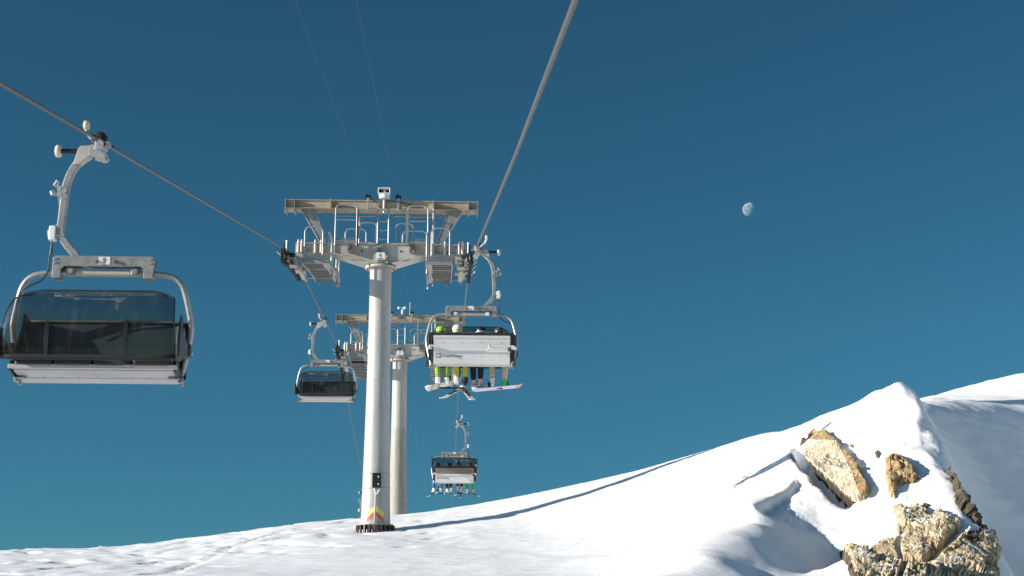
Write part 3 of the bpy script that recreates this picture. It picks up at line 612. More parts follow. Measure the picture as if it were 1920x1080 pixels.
    rail((0.42, 0.98, 0.75, zc + 0.1, 0.98, (0.35,))); rail((0.62, 1.40, 1.5, zc + 0.15, 0.90, (0.5,)))
    rail((-0.74, 0.60, -0.52, zc, 1.25, (0.2,)), {'rot': 1}); rail((0.82, 1.4, -0.52, zc, 1.22, (0.2,)), {'rot': 1})
    m = MB(); m.box((-0.715, -0.50, zc + 0.58), (0.05, 0.10, 1.15)); m.build('rail_post', DARKM, t); m = MB(); m.box((0.80, -0.50, zc + 0.58), (0.07, 0.10, 1.15)); m.build('rail_post', GALV, t)
    # mesh floor panels by the inner rails
    for x0, x1 in ((-1.38, -0.78), (0.86, 1.42)):
        m = MB()
        for i in range(9): m.beam((x0, -0.50, zc + 0.02 + i * 0.028), (x1, -0.50, zc + 0.02 + i * 0.028), 0.006, 0.008)
        for i in range(14): xx = x0 + (x1 - x0) * i / 13; m.beam((xx, -0.50, zc), (xx, -0.50, zc + 0.26), 0.008, 0.006)
        m.build('toe_mesh', GALV, t)
    m = MB(); m.cyl((1.62, -0.62, HT + 0.6), (1.62, -0.30, bz1 - 0.02), 0.035, n=8); m.build('mast', PIPE, t)
    # walkways along the wheels, sheave trains
    rz = zrel or rope_z; yy0 = Y0 - ylen / 2 + 0.15
    for s in (-1, 1):
        xr = s * 2.76
        wk = MB(); xa, xb = s * 1.42, s * 2.20; st = 5; span = ylen - 0.6
        st = 9
        for i in range(st):                         # steps of dark grating with bright nosings
            ya = yy0 + 0.1 + span * i / st; yb = ya + span / st; gap = i == 3
            za = rz((ya + yb) / 2) - Z0 - 0.44
            if not gap: wk.box(((xa + xb) / 2, (ya + yb) / 2 - Y0, za), (abs(xb - xa) - 0.06, yb - ya - 0.03, 0.02), 1)
            x2 = xb + (s * 0.22 if i == st - 1 else 0)
            wk.box(((xa + x2) / 2, ya - Y0, za - 0.01), (abs(x2 - xa), 0.04, 0.095 if not gap else 0.14), 0 if not gap else 1)
            for q in range(1):
                if not gap: wk.box(((xa + xb) / 2, ya - Y0 + (yb - ya) * 0.5, za - 0.022), (abs(xb - xa) - 0.08, 0.03, 0.022))
            wk.box((xa + s * 0.10, (ya + yb) / 2 - Y0, za - 0.02), (0.17, yb - ya - 0.01, 0.03))
            for x in (xa, xb): wk.box((x, (ya + yb) / 2 - Y0, za + 0.02), (0.03, yb - ya - 0.002, 0.11))
            if i % 4 == 0 and i:
                for x in (xa + s * 0.18, xb - s * 0.15): wk.cyl((x, yb - Y0, za - 0.14), (x, yb - Y0, za), 0.02, n=6)
        wk.build('walkway', [GALV, GRATE], t)
        tm = MB(); y = yy0 + 0.1 - Y0; z_ = rz(yy0 + 0.1) - Z0 - 0.36
        for i in range(6): tm.beam((xa, y, z_ + 0.03 + i * 0.032), (xb, y, z_ + 0.03 + i * 0.032), 0.006, 0.010)
        for i in range(18): xx = xa + (xb - xa) * i / 17; tm.beam((xx, y, z_), (xx, y, z_ + 0.22), 0.010, 0.006)
        tm.build('toe_mesh', GALV, t)
        hz = rz(yy0 + 0.2) - Z0 - 0.38
        m = MB(); railing(m, min(xa, xb) + (0.05 if s < 0 else 0.16), max(xa, xb) - (0.20 if s < 0 else 0.08), yy0 + 0.14 - Y0, hz, 1.05, (0.55,)); m.build('railing', PIPE, t)
        m = MB(); railing(m, s * 1.44, s * 1.44 + 1.1, yy0 + 0.2 - Y0, hz - 0.05, 1.0, (0.5,), 0.026, 1); m.build('railing', PIPE, t)
        m = MB(); railing(m, s * 1.44, s * 1.44 + 1.3, 0.9, rz(Y0 + 0.9) - Z0 - 0.6, 0.9, (0.45,), 0.024, 1); m.build('railing', PIPE, t)
        for yq in (-0.6, 1.6):
            m = MB(); m.beam((s * 1.46, yq, zt - 0.06), (s * 1.46, yq, rz(Y0 + yq) - Z0 - 0.75), 0.06, 0.06); m.build('hanger_post', GALV, t)
        # sheaves on rocker beams
        nS = 10; ysh = [yy0 + 0.1 + (ylen - 0.5) * i / (nS - 1) for i in range(nS)]
        tr = MB(); tr.beam((s * 2.47, -1.3, rz(Y0 - 1.3) - Z0 - 0.50), (s * 2.47, 0, rz(Y0) - Z0 - 0.46), 0.12, 0.16); tr.beam((s * 2.47, 0, rz(Y0) - Z0 - 0.46), (s * 2.47, 1.3, rz(Y0 + 1.3) - Z0 - 0.52), 0.12, 0.16)
        tr.box((s * 2.45, -0.1, zb - 0.02), (0.30, 0.40, 0.5)); tr.cyl((s * 2.30, 0, rz(Y0) - Z0 - 0.46), (s * 2.62, 0, rz(Y0) - Z0 - 0.46), 0.10)
        trn = tr.build('sheave_train', GALV2, t)
        tu = MB(); yh = ysh[0] - Y0 + 0.05; zh = rz(ysh[0]) - Z0 - 0.42
        for dx in (-0.11, 0.11): tu.box((s * 2.45 + dx, yh, zh), (0.02, 0.34, 0.24))
        for dz in (-0.11, 0.11): tu.box((s * 2.45, yh, zh + dz), (0.24, 0.34, 0.02))
        tu.build('box_tube', GALV, trn)
        for i in range(0, nS, 2):
            k = MB(); p0 = V((s * 2.62, ysh[i] - Y0, rz(ysh[i]) - Z0 - 0.26)); p1 = V((s * 2.62, ysh[i + 1] - Y0, rz(ysh[i + 1]) - Z0 - 0.26)); m_ = (p0 + p1) / 2
            k.beam(p0, p1, 0.03, 0.11); k.beam(m_, m_ + V((-s * 0.14, 0, -0.24)), 0.10, 0.08); k.cyl(m_ - V((s * 0.12, 0, 0.06)), m_ + V((s * 0.05, 0, -0.06)), 0.06, n=10); k.build('rocker_beam', GALV2, trn)
        for i, y in enumerate(ysh):
            if SHEAVE[0] is None: SHEAVE[0] = sheave_proto(); o = SHEAVE[0]
            else: o = dup_tree(SHEAVE[0])
            o.parent = trn if False else t; o.location = (xr, y - Y0, rz(y) - Z0 - 0.235)
        for y in ysh[1::2]:
            k = MB(); k.tube([(xr + s * 0.06, y - Y0 - 0.1, rz(y) - Z0 - 0.25), (xr + s * 0.12, y - Y0 - 0.14, rz(y) - Z0 - 0.20), (xr + s * 0.22, y - Y0 - 0.2, rz(y) - Z0 - 0.12)], 0.014, n=6); k.build('rope_catcher', WHITE, trn)
        k = MB(); k.cyl((xr - s * 0.10, ysh[0] - Y0 - 0.1, rz(ysh[0]) - Z0 - 0.1), (xr - s * 0.10, ysh[0] - Y0 - 0.1, rz(ysh[0]) - Z0 + 0.22), 0.03, n=8); k.build('guide_pin', WHITE, trn)
        k = MB(); k.box((xr - s * 0.08, ysh[0] - Y0 - 0.02, rz(ysh[0]) - Z0 + 0.02), (0.10, 0.2, 0.28)); k.build('derail_switch', BLACK, trn)
        k = MB(); k.cyl((xr - s * 0.06, ysh[1] - Y0, rz(ysh[1]) - Z0 - 0.2), (xr - s * 0.28, ysh[1] - Y0, rz(ysh[1]) - Z0 - 0.22), 0.12, n=14); k.build('axle_housing', DARKM, trn)
    return t
pylon((-1.90, 45.85, 3.50), 'grey steel chairlift pylon numbered 6 with black box and chevrons, standing in the snow', '6', 'speaker')
pylon((-1.90, 69.4, 5.05), 'grey steel chairlift pylon numbered 7 with wind gauge, behind the nearer pylon', '7', 'anemometer', True, False, None, 0.062, -0.20, 5.2)
# ------------------------------------------------------------------ the chairs in view
def put(t, x, Y, flip):
    side = -1 if flip else 1
    t.location = (rope_x(side, Y), Y, rope_zs(side, Y)); t.rotation_euler = (0, 0, math.pi if flip else 0)
    sl_ = math.atan((rope_z(Y + 1) - rope_z(Y - 1)) / 2) * side
    for c in t.children:
        if c.name.startswith('grip'): c.rotation_euler.x = sl_
    return t
near = put(make_chair('chairlift_chair', 'large empty chair numbered 9 with closed dark bubble, nearest of the chairs, at the left', G1, '9'), XL, 19.73, True)
proto = make_chair('chairlift_chair', 'empty chair with closed dark bubble hanging left of the front pylon column', G1)
put(proto, XL, 59.8, True)
c3 = put(dup_tree(proto), XL, 99.9, True); c3['label'] = 'far empty chair mostly hidden behind the foot of the front pylon'
up1 = put(make_chair('chairlift_chair', 'occupied chair right of the front pylon, white back panel, four riders under closed bubble', G1, None, False, True), XR, 38.7, False)
up2 = put(make_chair('chairlift_chair', 'small far occupied chair with raised bubble hanging low above the snow ridge', G1, None, True, True), XR, 78.5, False)

# ------------------------------------------------------------------ riders
def cloth(name, col): return mat(name, col, 0.8, 0, 0.2, 14, 0.25, 30)
MATS = {}
def cm(nm, col):
    if nm not in MATS: MATS[nm] = cloth(nm + '_cloth', col)
    return MATS[nm]
HARD = {}
def hard(nm, col):
    if nm not in HARD: HARD[nm] = mat(nm + '_shell', col, 0.3, 0, 0.08, 10)
    return HARD[nm]
def skinned(name, joints, edges, mats, pick, parent):
    me = bpy.data.meshes.new(name); me.from_pydata([j[0] for j in joints], edges, [])
    o = bpy.data.objects.new(name + '_rig', me); COL.objects.link(o)
    o.modifiers.new('skin', 'SKIN')
    for i, (p, r) in enumerate(joints): me.skin_vertices[0].data[i].radius = (r, r); me.skin_vertices[0].data[i].use_root = (i == 0)
    sb = o.modifiers.new('sub', 'SUBSURF'); sb.levels = 2; sb.render_levels = 2
    dg = bpy.context.evaluated_depsgraph_get(); nm = bpy.data.meshes.new_from_object(o.evaluated_get(dg)); nm.name = name
    bpy.data.objects.remove(o); nm.materials.clear()
    for m in mats: nm.materials.append(m)
    for p in nm.polygons: p.material_index = pick(p.center); p.use_smooth = True
    b = bpy.data.objects.new(name, nm); COL.objects.link(b); b.parent = parent
    return b
def rider(chair, x, label, group, jacket, pants, helmet, boots, dz=0.0, knees=0.11, feet=((-0.11, 0.47), (0.11, 0.47)), lean=0.0, goggle=WHITE, tuft=None):
    loc = chair.location + V((CX + x, 0, 0))
    t = thing('person', label, 'person', loc, 0, group)
    def J(a, b, c, r): return ((a, b, c + dz), r)
    dz += 0.07; H = -2.345; q_ = random.Random(label); FZ = (q_.uniform(-0.03, 0.06), q_.uniform(-0.03, 0.06))
    js = [J(0, -0.06, -2.93, 0.145), J(0, -0.11, -2.74, 0.145), J(lean * .5, -0.08, -2.58, 0.155), J(lean, -0.03, -2.48, 0.062), J(lean, 0.0, H - 0.045, 0.078), J(lean, 0.0, H + 0.04, 0.088)]
    ed = [(0, 1), (1, 2), (2, 3), (3, 4), (4, 5)]
    for s in (-1, 1):
        k = len(js); js += [J(s * 0.17, -0.08, -2.55, 0.075), J(s * 0.235, 0.06, -2.77, 0.056), J(s * 0.13, 0.27, -2.80, 0.040), J(s * 0.11, 0.31, -2.80, 0.038)]
        ed += [(2, k), (k, k + 1), (k + 1, k + 2), (k + 2, k + 3)]
    for i, s in enumerate((-1, 1)):
        fx, fy = feet[i]; k = len(js); fz = FZ[i]
        js += [J(s * 0.10, 0.0, -2.95, 0.105), J((s * knees + fx) / 2, 0.40, -2.965, 0.082), J(fx + 0.015 * s, fy - 0.02, -3.18 + fz, 0.088), J(fx, fy, -3.40 + fz, 0.080), J(fx, fy + 0.01, -3.51 + fz, 0.068)]
        ed += [(0, k), (k, k + 1), (k + 1, k + 2), (k + 2, k + 3), (k + 3, k + 4)]
    js.append(J(lean, 0.095, H - 0.035, 0.022)); ed.append((4, len(js) - 1))            # nose
    def pick(c):
        z = c.z - dz
        return 2 if z > -2.47 else (1 if z < -2.885 else 0)
    b = skinned('body', js, ed, [jacket, pants, SKIN], pick, t)
    hm = MB(); c0 = V((lean, -0.01, H + 0.02 + dz)); vs = []
    hm.lathe([(0.118, -0.07), (0.132, -0.02), (0.134, 0.03), (0.120, 0.085), (0.085, 0.125), (0.04, 0.142), (0.001, 0.145)], c0, 'Z', n=20)
    hm.lathe([(0.118, -0.07), (0.100, -0.07), (0.10, 0.02)], c0, 'Z', n=20)
    for s in (-1, 1): hm.ball(c0 + V((s * 0.105, 0.0, -0.08)), 0.05, sc=(0.5, 1, 1))
    h = hm.build('helmet', helmet, t)
    g = MB(); g.tube([c0 + V((0.128 * math.sin(a), 0.132 * math.cos(a), -0.012)) for a in [2 * math.pi * i / 20 for i in range(20)]], 0.012, n=6, closed=True); g.build('goggle_strap', goggle, h)
    g = MB()
    n = 8; vs = []
    for i in range(n + 1):
        a = R(-55 + 110 * i / n)
        for zz, rr in ((-0.055, 0.118), (-0.05, 0.135), (0.025, 0.14), (0.03, 0.12)): vs.append(c0 + V((rr * math.sin(a), rr * math.cos(a), zz)))
    g.add(vs, [(4 * i + q, 4 * i + q + 1, 4 * i + q + 5, 4 * i + q + 4) for i in range(n) for q in range(3)], 0, True); g.build('goggles', BLACK, h)
    g = MB(); g.beam(V((lean - 0.025, 0.078, H - 0.085 + dz)), V((lean + 0.025, 0.078, H - 0.085 + dz)), 0.012, 0.010); g.build('mouth', REDD, b)
    for i, s in enumerate((-1, 1)):
        fx, fy = feet[i]; bt = MB(); z0 = -3.67 + dz + FZ[i]; tw = (fx - s * 0.11) * 0.6
        bt.lathe([(0.001, 0.0), (0.062, 0.005), (0.068, 0.10), (0.072, 0.16), (0.074, 0.175), (0.06, 0.175)], (fx, fy, z0), 'Z', n=14)
        bt.hull8([V((fx - 0.058, fy - 0.07, z0)), V((fx + 0.058, fy - 0.07, z0)), V((fx + 0.05, fy - 0.06, z0 + 0.12)), V((fx - 0.05, fy - 0.06, z0 + 0.12))], [V((fx - 0.045 + tw, fy + 0.20, z0)), V((fx + 0.045 + tw, fy + 0.20, z0)), V((fx + 0.035 + tw, fy + 0.19, z0 + 0.06)), V((fx - 0.035 + tw, fy + 0.19, z0 + 0.06))])
        bo = bt.build('boot', boots[i], t, 0.012)
        bk = MB()
        for zz in (0.06, 0.10, 0.14): bk.tube([(fx - 0.076, fy - 0.01, z0 + zz), (fx - 0.04, fy + 0.08, z0 + zz), (fx + 0.04, fy + 0.08, z0 + zz), (fx + 0.076, fy - 0.01, z0 + zz)], 0.011, n=5)
        bk.build('buckle_strap', BLACK, bo)
        gl = MB(); p = V((s * 0.11, 0.33, -2.80 + dz)); gl.ball(p, 0.05, sc=(0.85, 1.1, 0.55))
        for q, (dx, L) in enumerate(((-0.032, 0.075), (-0.011, 0.09), (0.011, 0.085), (0.031, 0.065))): a0 = p + V((dx, 0.04, 0)); a1 = a0 + V((0, L * 0.55, -0.005)); gl.cyl(a0, a1, 0.013, 0.012, n=7); gl.cyl(a1, a1 + V((0, L * 0.25, -L * 0.4)), 0.012, 0.009, n=7)
        a0 = p + V((-s * 0.04, 0.0, 0)); gl.cyl(a0, a0 + V((-s * 0.035, 0.045, 0.0)), 0.014, 0.011, n=7); gl.build('glove', BLACK, t)
    return t
def ski(chair, label, group, a, b, m0, m1, w=0.09):
    """one ski from tail a to tip b (chair coordinates): slim sheet with waist, raised tip and a binding"""
    a, b = V(a), V(b); d = (b - a); L = d.length; d.normalize(); u = d.cross(V((0, 0, 1))).normalized(); n = u.cross(d)
    t = thing('ski', label, 'ski', chair.location + (a + b) / 2 + V((CX, 0, 0)), 0, group)
    prof = [(0.0, 0.6, 0.03), (0.02, 0.95, 0.012), (0.1, 1.0, 0), (0.3, 0.86, 0), (0.5, 0.76, 0.004), (0.7, 0.88, 0), (0.88, 1.1, 0), (0.94, 1.05, 0.02), (0.98, 0.75, 0.055), (1.0, 0.25, 0.085)]
    m = MB(); vs = []
    for s_, ww, up in prof:
        c = d * (s_ - 0.5) * L + n * up
        for e, h in ((-1, -0.006), (1, -0.006), (1, 0.006), (-1, 0.006)): vs.append(c + u * e * ww * w / 2 + n * h)
    N = len(prof); fs = [(i * 4 + q, i * 4 + (q + 1) % 4, i * 4 + 4 + (q + 1) % 4, i * 4 + 4 + q) for i in range(N - 1) for q in range(4)] + [(0, 1, 2, 3), (N * 4 - 4, N * 4 - 3, N * 4 - 2, N * 4 - 1)]
    o = len(m.v); m.add(vs, fs, 0)
    for i, f in enumerate(m.f):
        if i < (N - 1) * 4 and i % 2 == 1: m.m[i] = 1
    m.build('ski_body', [m0, m1], t)
    k = MB(); c = n * 0.03
    for off in (-0.16, 0.16): k.box(d * off + c, (0.01, 0.01, 0.01)); k.beam(d * (off - 0.05) + c, d * (off + 0.05) + c, 0.055, 0.04)
    k.beam(d * -0.15 + n * 0.012, d * 0.15 + n * 0.012, 0.05, 0.014); k.build('binding', BLACK, t)
    return t
def snowboard(chair, label, a, b, tilt, m0, m1, m2, group='snowboards and skis under the chairs'):
    a, b = V(a), V(b); d = (b - a); L = d.length; d.normalize(); n = V((0, math.sin(tilt), math.cos(tilt))); u = n.cross(d).normalized(); n = d.cross(u)
    t = thing('snowboard', label, 'snowboard', chair.location + (a + b) / 2 + V((CX, 0, 0)), 0, group)
    m = MB(); vs = []; N = 26
    for i in range(N + 1):
        s_ = -0.5 + i / N; e = max(0.0, abs(s_) - 0.40) / 0.10; ww = (0.125 + 0.02 * (abs(s_) / 0.4) ** 2 if e == 0 else 0.145 * math.sqrt(max(0.02, 1 - e * e))); up = 0.07 * e * e
        c = d * s_ * L + n * up
        for e_, h in ((-1, -0.006), (1, -0.006), (1, 0.006), (-1, 0.006)): vs.append(c + u * e_ * ww + n * h)
    fs = [(i * 4 + q, i * 4 + (q + 1) % 4, i * 4 + 4 + (q + 1) % 4, i * 4 + 4 + q) for i in range(N) for q in range(4)] + [(0, 1, 2, 3), (N * 4, N * 4 + 1, N * 4 + 2, N * 4 + 3)]
    m.add(vs, fs, 0)
    for i in range(N * 4):
        seg = i // 4
        if i % 4 == 0: m.m[i] = (1 if seg > 21 else 0) if m0 is ml else 1 if (seg > 18 or seg in (3, 4, 8, 9)) else 2 if seg in (5, 6, 7) else 0
    m.build('board', [m0, m1, m2], t)
    k = MB()
    for s_ in (-0.17, 0.17): c = d * s_ * L + n * 0.02; k.beam(c - u * 0.09, c + u * 0.09, 0.09, 0.02); k.beam(c - u * 0.09, c - u * 0.11 + n * 0.13, 0.08, 0.025)
    k.build('binding', BLACK, t)
    return t
lime = cm('lime', (0.22, 0.40, 0.06)); ylw = cm('yellow', (0.48, 0.50, 0.05)); blk = cm('black', (0.012, 0.012, 0.018)); beige = cm('beige', (0.48, 0.41, 0.28)); blue = cm('blue', (0.02, 0.12, 0.26)); dkb = cm('navy', (0.012, 0.02, 0.05)); brn = cm('charcoal', (0.03, 0.026, 0.024)); grn = cm('green', (0.02, 0.36, 0.05)); gry = cm('grey', (0.2, 0.2, 0.21))
hl, hw, hb, hg_ = hard('lime', (0.35, 0.60, 0.03)), hard('ivory', (0.80, 0.76, 0.58)), hard('black', (0.015, 0.017, 0.02)), hard('olive', (0.05, 0.055, 0.045))
wb_, pk, gb, tb_ = hard('white', (0.78, 0.76, 0.78)), hard('pale_pink', (0.75, 0.45, 0.42)), hard('green', (0.05, 0.48, 0.10)), hard('tan', (0.55, 0.42, 0.30))
GA, GB = 'riders on the nearer uphill chair', 'riders on the far uphill chair'
rider(up1, -0.80, 'rider with lime helmet and green trousers on white boots, leftmost on the nearer occupied chair', GA, lime, lime, hl, (wb_, wb_), -0.03, 0.11, ((-0.06, 0.46), (0.17, 0.50)), 0.0, BLACK)
rider(up1, -0.33, 'rider with ivory helmet and yellow trousers above the splayed skis, nearer occupied chair', GA, ylw, ylw, hw, (wb_, hb), 0.02, 0.12, ((-0.05, 0.40), (0.18, 0.42)), -0.04, ylw)
rider(up1, 0.13, 'rider in black trousers with pale pink boots, third from left on the nearer occupied chair', GA, blk, blk, hb, (pk, pk), -0.02, 0.10, ((-0.06, 0.52), (0.12, 0.50)), 0.12, WHITE)
rider(up1, 0.66, 'rider in beige trousers with white and green boots, rightmost on the nearer occupied chair', GA, brn, beige, hg_, (wb_, gb), -0.04, 0.12, ((-0.10, 0.50), (0.22, 0.44)), 0.06, BLACK)
rider(up2, -0.84, 'rider in blue trousers, leftmost on the small far chair', GB, blk, blue, hb, (wb_, tb_), -0.03, 0.11, ((-0.22, 0.46), (0.15, 0.47)), 0.0)
rider(up2, -0.28, 'rider in navy trousers, second from left on the small far chair', GB, dkb, dkb, hb, (wb_, wb_), -0.02, 0.11, ((-0.08, 0.46), (0.10, 0.5)), 0.05)
rider(up2, 0.26, 'tallest rider in charcoal trousers, third from left on the small far chair', GB, brn, brn, hb, (tb_, tb_), 0.06, 0.12, ((-0.08, 0.46), (0.12, 0.47)), -0.03)
rider(up2, 0.76, 'rider in bright green trousers, rightmost on the small far chair', GB, gry, grn, hb, (wb_, tb_), -0.03, 0.13, ((-0.10, 0.46), (0.22, 0.47)), 0.06)
mw, mr, mg, ms, md, ml = hard('board_white', (0.75, 0.74, 0.70)), hard('board_red', (0.62, 0.26, 0.20)), hard('board_mint', (0.42, 0.66, 0.52)), hard('ski_grey', (0.58, 0.52, 0.53)), hard('ski_dark', (0.05, 0.05, 0.06)), hard('board_lilac', (0.62, 0.55, 0.68))
GS = 'snowboards and skis under the chairs'
snowboard(up1, 'orange and mint snowboard slanting up to the right under the nearer occupied chair', (-1.16, 0.42, -3.72), (-0.22, 0.80, -3.40), R(24), mw, mr, mg)
snowboard(up1, 'pale lilac snowboard with red nose sticking out right under the nearer occupied chair', (0.03, 0.35, -3.76), (1.38, 0.62, -3.58), R(9), ml, mr, mw)
ski(up1, 'wide grey ski pointing down to the left under the yellow trousers', GS, (-0.76, -0.35, -4.10), (-0.22, 0.98, -3.60), ms, mw, 0.155)
ski(up1, 'wide grey ski pointing down to the right under the yellow trousers', GS, (0.04, -0.30, -4.13), (-0.20, 1.05, -3.60), ms, mw, 0.155)
ski(up1, 'dark ski pointing straight ahead at the left pink boot', GS, (0.08, 0.1, -3.66), (0.06, 1.5, -3.60), md, md, 0.09)
ski(up1, 'dark ski pointing straight ahead at the right pink boot', GS, (0.26, 0.1, -3.65), (0.25, 1.5, -3.60), md, md, 0.09)
ski(up2, 'white ski pointing down left below blue trousers on the far chair', GS, (-1.38, -0.2, -3.93), (-0.85, 0.95, -3.58), mw, md)
ski(up2, 'lilac ski standing up between the blue legs on the far chair', GS, (-0.88, 0.5, -3.62), (-0.80, 0.75, -3.26), ml, ml)
ski(up2, 'white ski under navy trousers on the far chair', GS, (-0.50, 0.05, -3.74), (-0.28, 1.3, -3.62), mw, md)
ski(up2, 'white ski slanting down left below the charcoal trousers on the far chair', GS, (0.02, -0.15, -3.86), (0.38, 0.9, -3.54), mw, md)
ski(up2, 'lilac ski pointing steeply down below the charcoal trousers on the far chair', GS, (0.33, -0.25, -4.0), (0.34, 0.9, -3.58), ml, md)
ski(up2, 'white ski pointing down right below green trousers, rightmost on the far chair', GS, (1.30, -0.15, -3.90), (0.84, 0.95, -3.58), mw, md)
ski(up2, 'short pale ski under the left green leg on the far chair', GS, (0.62, 0.12, -3.70), (0.70, 1.3, -3.60), mw, md)

# ------------------------------------------------------------------ moon
mm, mt, mp_ = node_mat('moon_rock'); N_ = mt.nodes; L_ = mt.links
dfm = N_.new('ShaderNodeBsdfDiffuse'); trm = N_.new('ShaderNodeBsdfTransparent'); adm = N_.new('ShaderNodeAddShader'); dfm.inputs['Roughness'].default_value = 1.0
tcm = N_.new('ShaderNodeTexCoord'); nzm = N_.new('ShaderNodeTexNoise'); nzm.inputs['Scale'].default_value = 2.2; nzm.inputs['Detail'].default_value = 5
rpm = N_.new('ShaderNodeValToRGB'); rpm.color_ramp.elements[0].position = 0.4; rpm.color_ramp.elements[1].position = 0.62
rpm.color_ramp.elements[0].color = (0.17, 0.17, 0.175, 1); rpm.color_ramp.elements[1].color = (0.30, 0.29, 0.27, 1)
mpm = N_.new('ShaderNodeMapping'); mpm.inputs['Scale'].default_value = (1 / 12.0,) * 3
L_.new(tcm.outputs['Object'], mpm.inputs[0]); L_.new(mpm.outputs[0], nzm.inputs['Vector']); L_.new(nzm.outputs['Fac'], rpm.inputs[0]); L_.new(rpm.outputs[0], dfm.inputs[0])
gem = N_.new('ShaderNodeNewGeometry'); bfm = N_.new('ShaderNodeMixShader'); L_.new(gem.outputs['Backfacing'], bfm.inputs[0]); L_.new(dfm.outputs[0], bfm.inputs[1]); L_.new(bfm.outputs[0], adm.inputs[0]); L_.new(trm.outputs[0], adm.inputs[1]); L_.new(adm.outputs[0], N_['Material Output'].inputs[0]); N_.remove(mp_)
mo = MB(); mo.ball((0, 0, 0), 13.0, n=48, k=32); mo.f, mo.m, mo.sm = (list(z) for z in zip(*[(f, a, b) for f, a, b in zip(mo.f, mo.m, mo.sm) if sum((V(mo.v[i]) for i in f), V((0, 0, 0))).dot(sd) > -11.0]))   # only the sunlit part can be seen through the bright sky
moon = mo.build('moon', mm)
moon.location = sight(1405.5, 393).normalized() * 2900; tag(moon, 'pale gibbous moon in the blue sky above the snowy knoll', 'moon')
# ------------------------------------------------------------------ snow slope: smooth surface through surveyed points (thin plate spline)
SKYL = [(-500, 1050, 46), (-250, 1042, 46), (0, 1033, 46), (120, 1031, 46), (230, 1029, 46.5), (354, 1012.5, 47.5), (440, 999, 48.2), (560, 983.5, 48.8), (675, 974.5, 49.2), (745, 967.5, 50), (907, 947.5, 51), (1007, 925.5, 51.3), (1122, 901, 51.3), (1207, 879.5, 51), (1300, 856.5, 50.6), (1400, 828, 49.6), (1464, 810, 47.4), (1533, 781.5, 44.2), (1580, 766, 43), (1620, 751.5, 41.6), (1655, 732.5, 40), (1676, 721.5, 39), (1690, 719, 38.6)]
INNER = [(705, 996, 45.7), (600, 1000, 44), (800, 996, 44.6), (0, 1058, 39), (0, 1080, 34), (350, 1045, 40), (350, 1080, 33), (-300, 1080, 34), (700, 1040, 38), (700, 1080, 32), (1000, 995, 43), (1000, 1040, 36.5), (1000, 1080, 31), (1200, 950, 43), (1200, 1015, 36), (1200, 1080, 30),
  (1330, 900, 43), (1380, 940, 38.0), (1400, 885, 42.4), (1450, 852, 42.8), (1505, 815, 42.8), (1360, 1000, 34.2), (1262, 1080, 28.0),
  (1440, 935, 35.6), (1475, 880, 38.8), (1500, 905, 37.0), (1505, 850, 39.8), (1545, 825, 39.8), (1600, 850, 37.4), (1600, 960, 35.1), (1640, 800, 38.2), (1650, 900, 35.6), (1650, 1000, 33.5), (1600, 1060, 31.6), (1690, 760, 38.2), (1700, 820, 37.1), (1720, 880, 35.8), (1750, 960, 34.3), (1700, 1080, 31.2), (1840, 1080, 31.4), (1800, 1000, 33.2),
  (1728, 752, 38.6), (1755, 800, 38.0), (1775, 840, 37.1), (1797, 900, 36.0), (1838, 960, 34.8), (1868, 1020, 33.4), (1882, 1085, 32.2)]
BOWL = [(1729, 749.5, 52), (1773, 745.6, 52.5), (1822, 737.5, 53), (1920, 717, 53.5), (2050, 694, 54), (1740, 755, 48), (1790, 754.5, 49.5), (1850, 752, 50.5), (1915, 744, 51.5), (1748, 761, 44.9), (1800, 765, 46.3), (1880, 769, 48.2), (1960, 762, 50)]
def wall(x, y): return 6.95 - 0.66 * (x - 14.3) + 0.80 * (y - 44)     # lee wall dropping away from the sun
def hollow(x, y): return 2.29 - 0.47 * (x - 6.6) + 0.48 * (y - 32.0)   # shaded wall of the wind scoop, falling to the right
def onhollow(px, py):
    d = sight(px, py); d = d / d.y; return d * ((2.29 + 0.47 * 6.6 - 0.48 * 32.0) / (d.z + 0.47 * d.x - 0.48))
VAL = [(1412, 948), (1440, 968), (1475, 985), (1507, 998), (1537, 1014), (1556, 1032), (1569, 1047), (1582, 1063), (1591, 1080), (1600, 1110)]
def onwall(px, py):
    d = sight(px, py); d = d / d.y; return d * ((6.95 + 0.66 * 14.3 - 35.2) / (d.z + 0.66 * d.x - 0.80))
ctl = [at(*p) for p in SKYL + INNER + BOWL] + [onhollow(*p) for p in VAL] + [onhollow(*p) for p in ((1285, 1085), (1340, 1045), (1408, 1012), (1416, 985), (1440, 1012), (1400, 1045), (1450, 1050), (1495, 1040), (1350, 1070), (1420, 1080), (1500, 1075), (1550, 1075))] + [onwall(*p) for p in ((1772, 776), (1810, 780), (1870, 784), (1915, 784), (1790, 800), (1850, 800), (1910, 800), (1820, 850), (1880, 850), (1930, 850), (1850, 900), (1910, 900), (1880, 950), (1930, 950), (1910, 1010), (1940, 1080), (2020, 850), (2020, 950), (2020, 1060))]
def dip(x, y, Y, dz): p = at(x, y, Y); return V((p.x, p.y, p.z - dz))
for x, y, Y in SKYL[::2]:                               # ground falls away behind the crest
    if x < 1500: ctl.append(dip(x, y, Y + 9, 0.35)); ctl.append(dip(x, y, Y + 22, 2.4)); ctl.append(dip(x, y, Y + 55, 9.0))
for p in ((1700, 735, 41.6, .25), (1722, 760, 43.3, .1), (1560, 790, 47, .5), (1640, 760, 45.5, .3), (1790, 840, 39.6, .7), (1812, 890, 38.4, 1.0), (1852, 950, 37.2, 1.2), (1888, 1020, 35.6, 1.4), (1908, 1085, 34.2, 1.5), (1900, 715, 70, 1.2), (1730, 750, 70, 1.5), (1900, 715, 100, 6)): ctl.append(dip(*p))
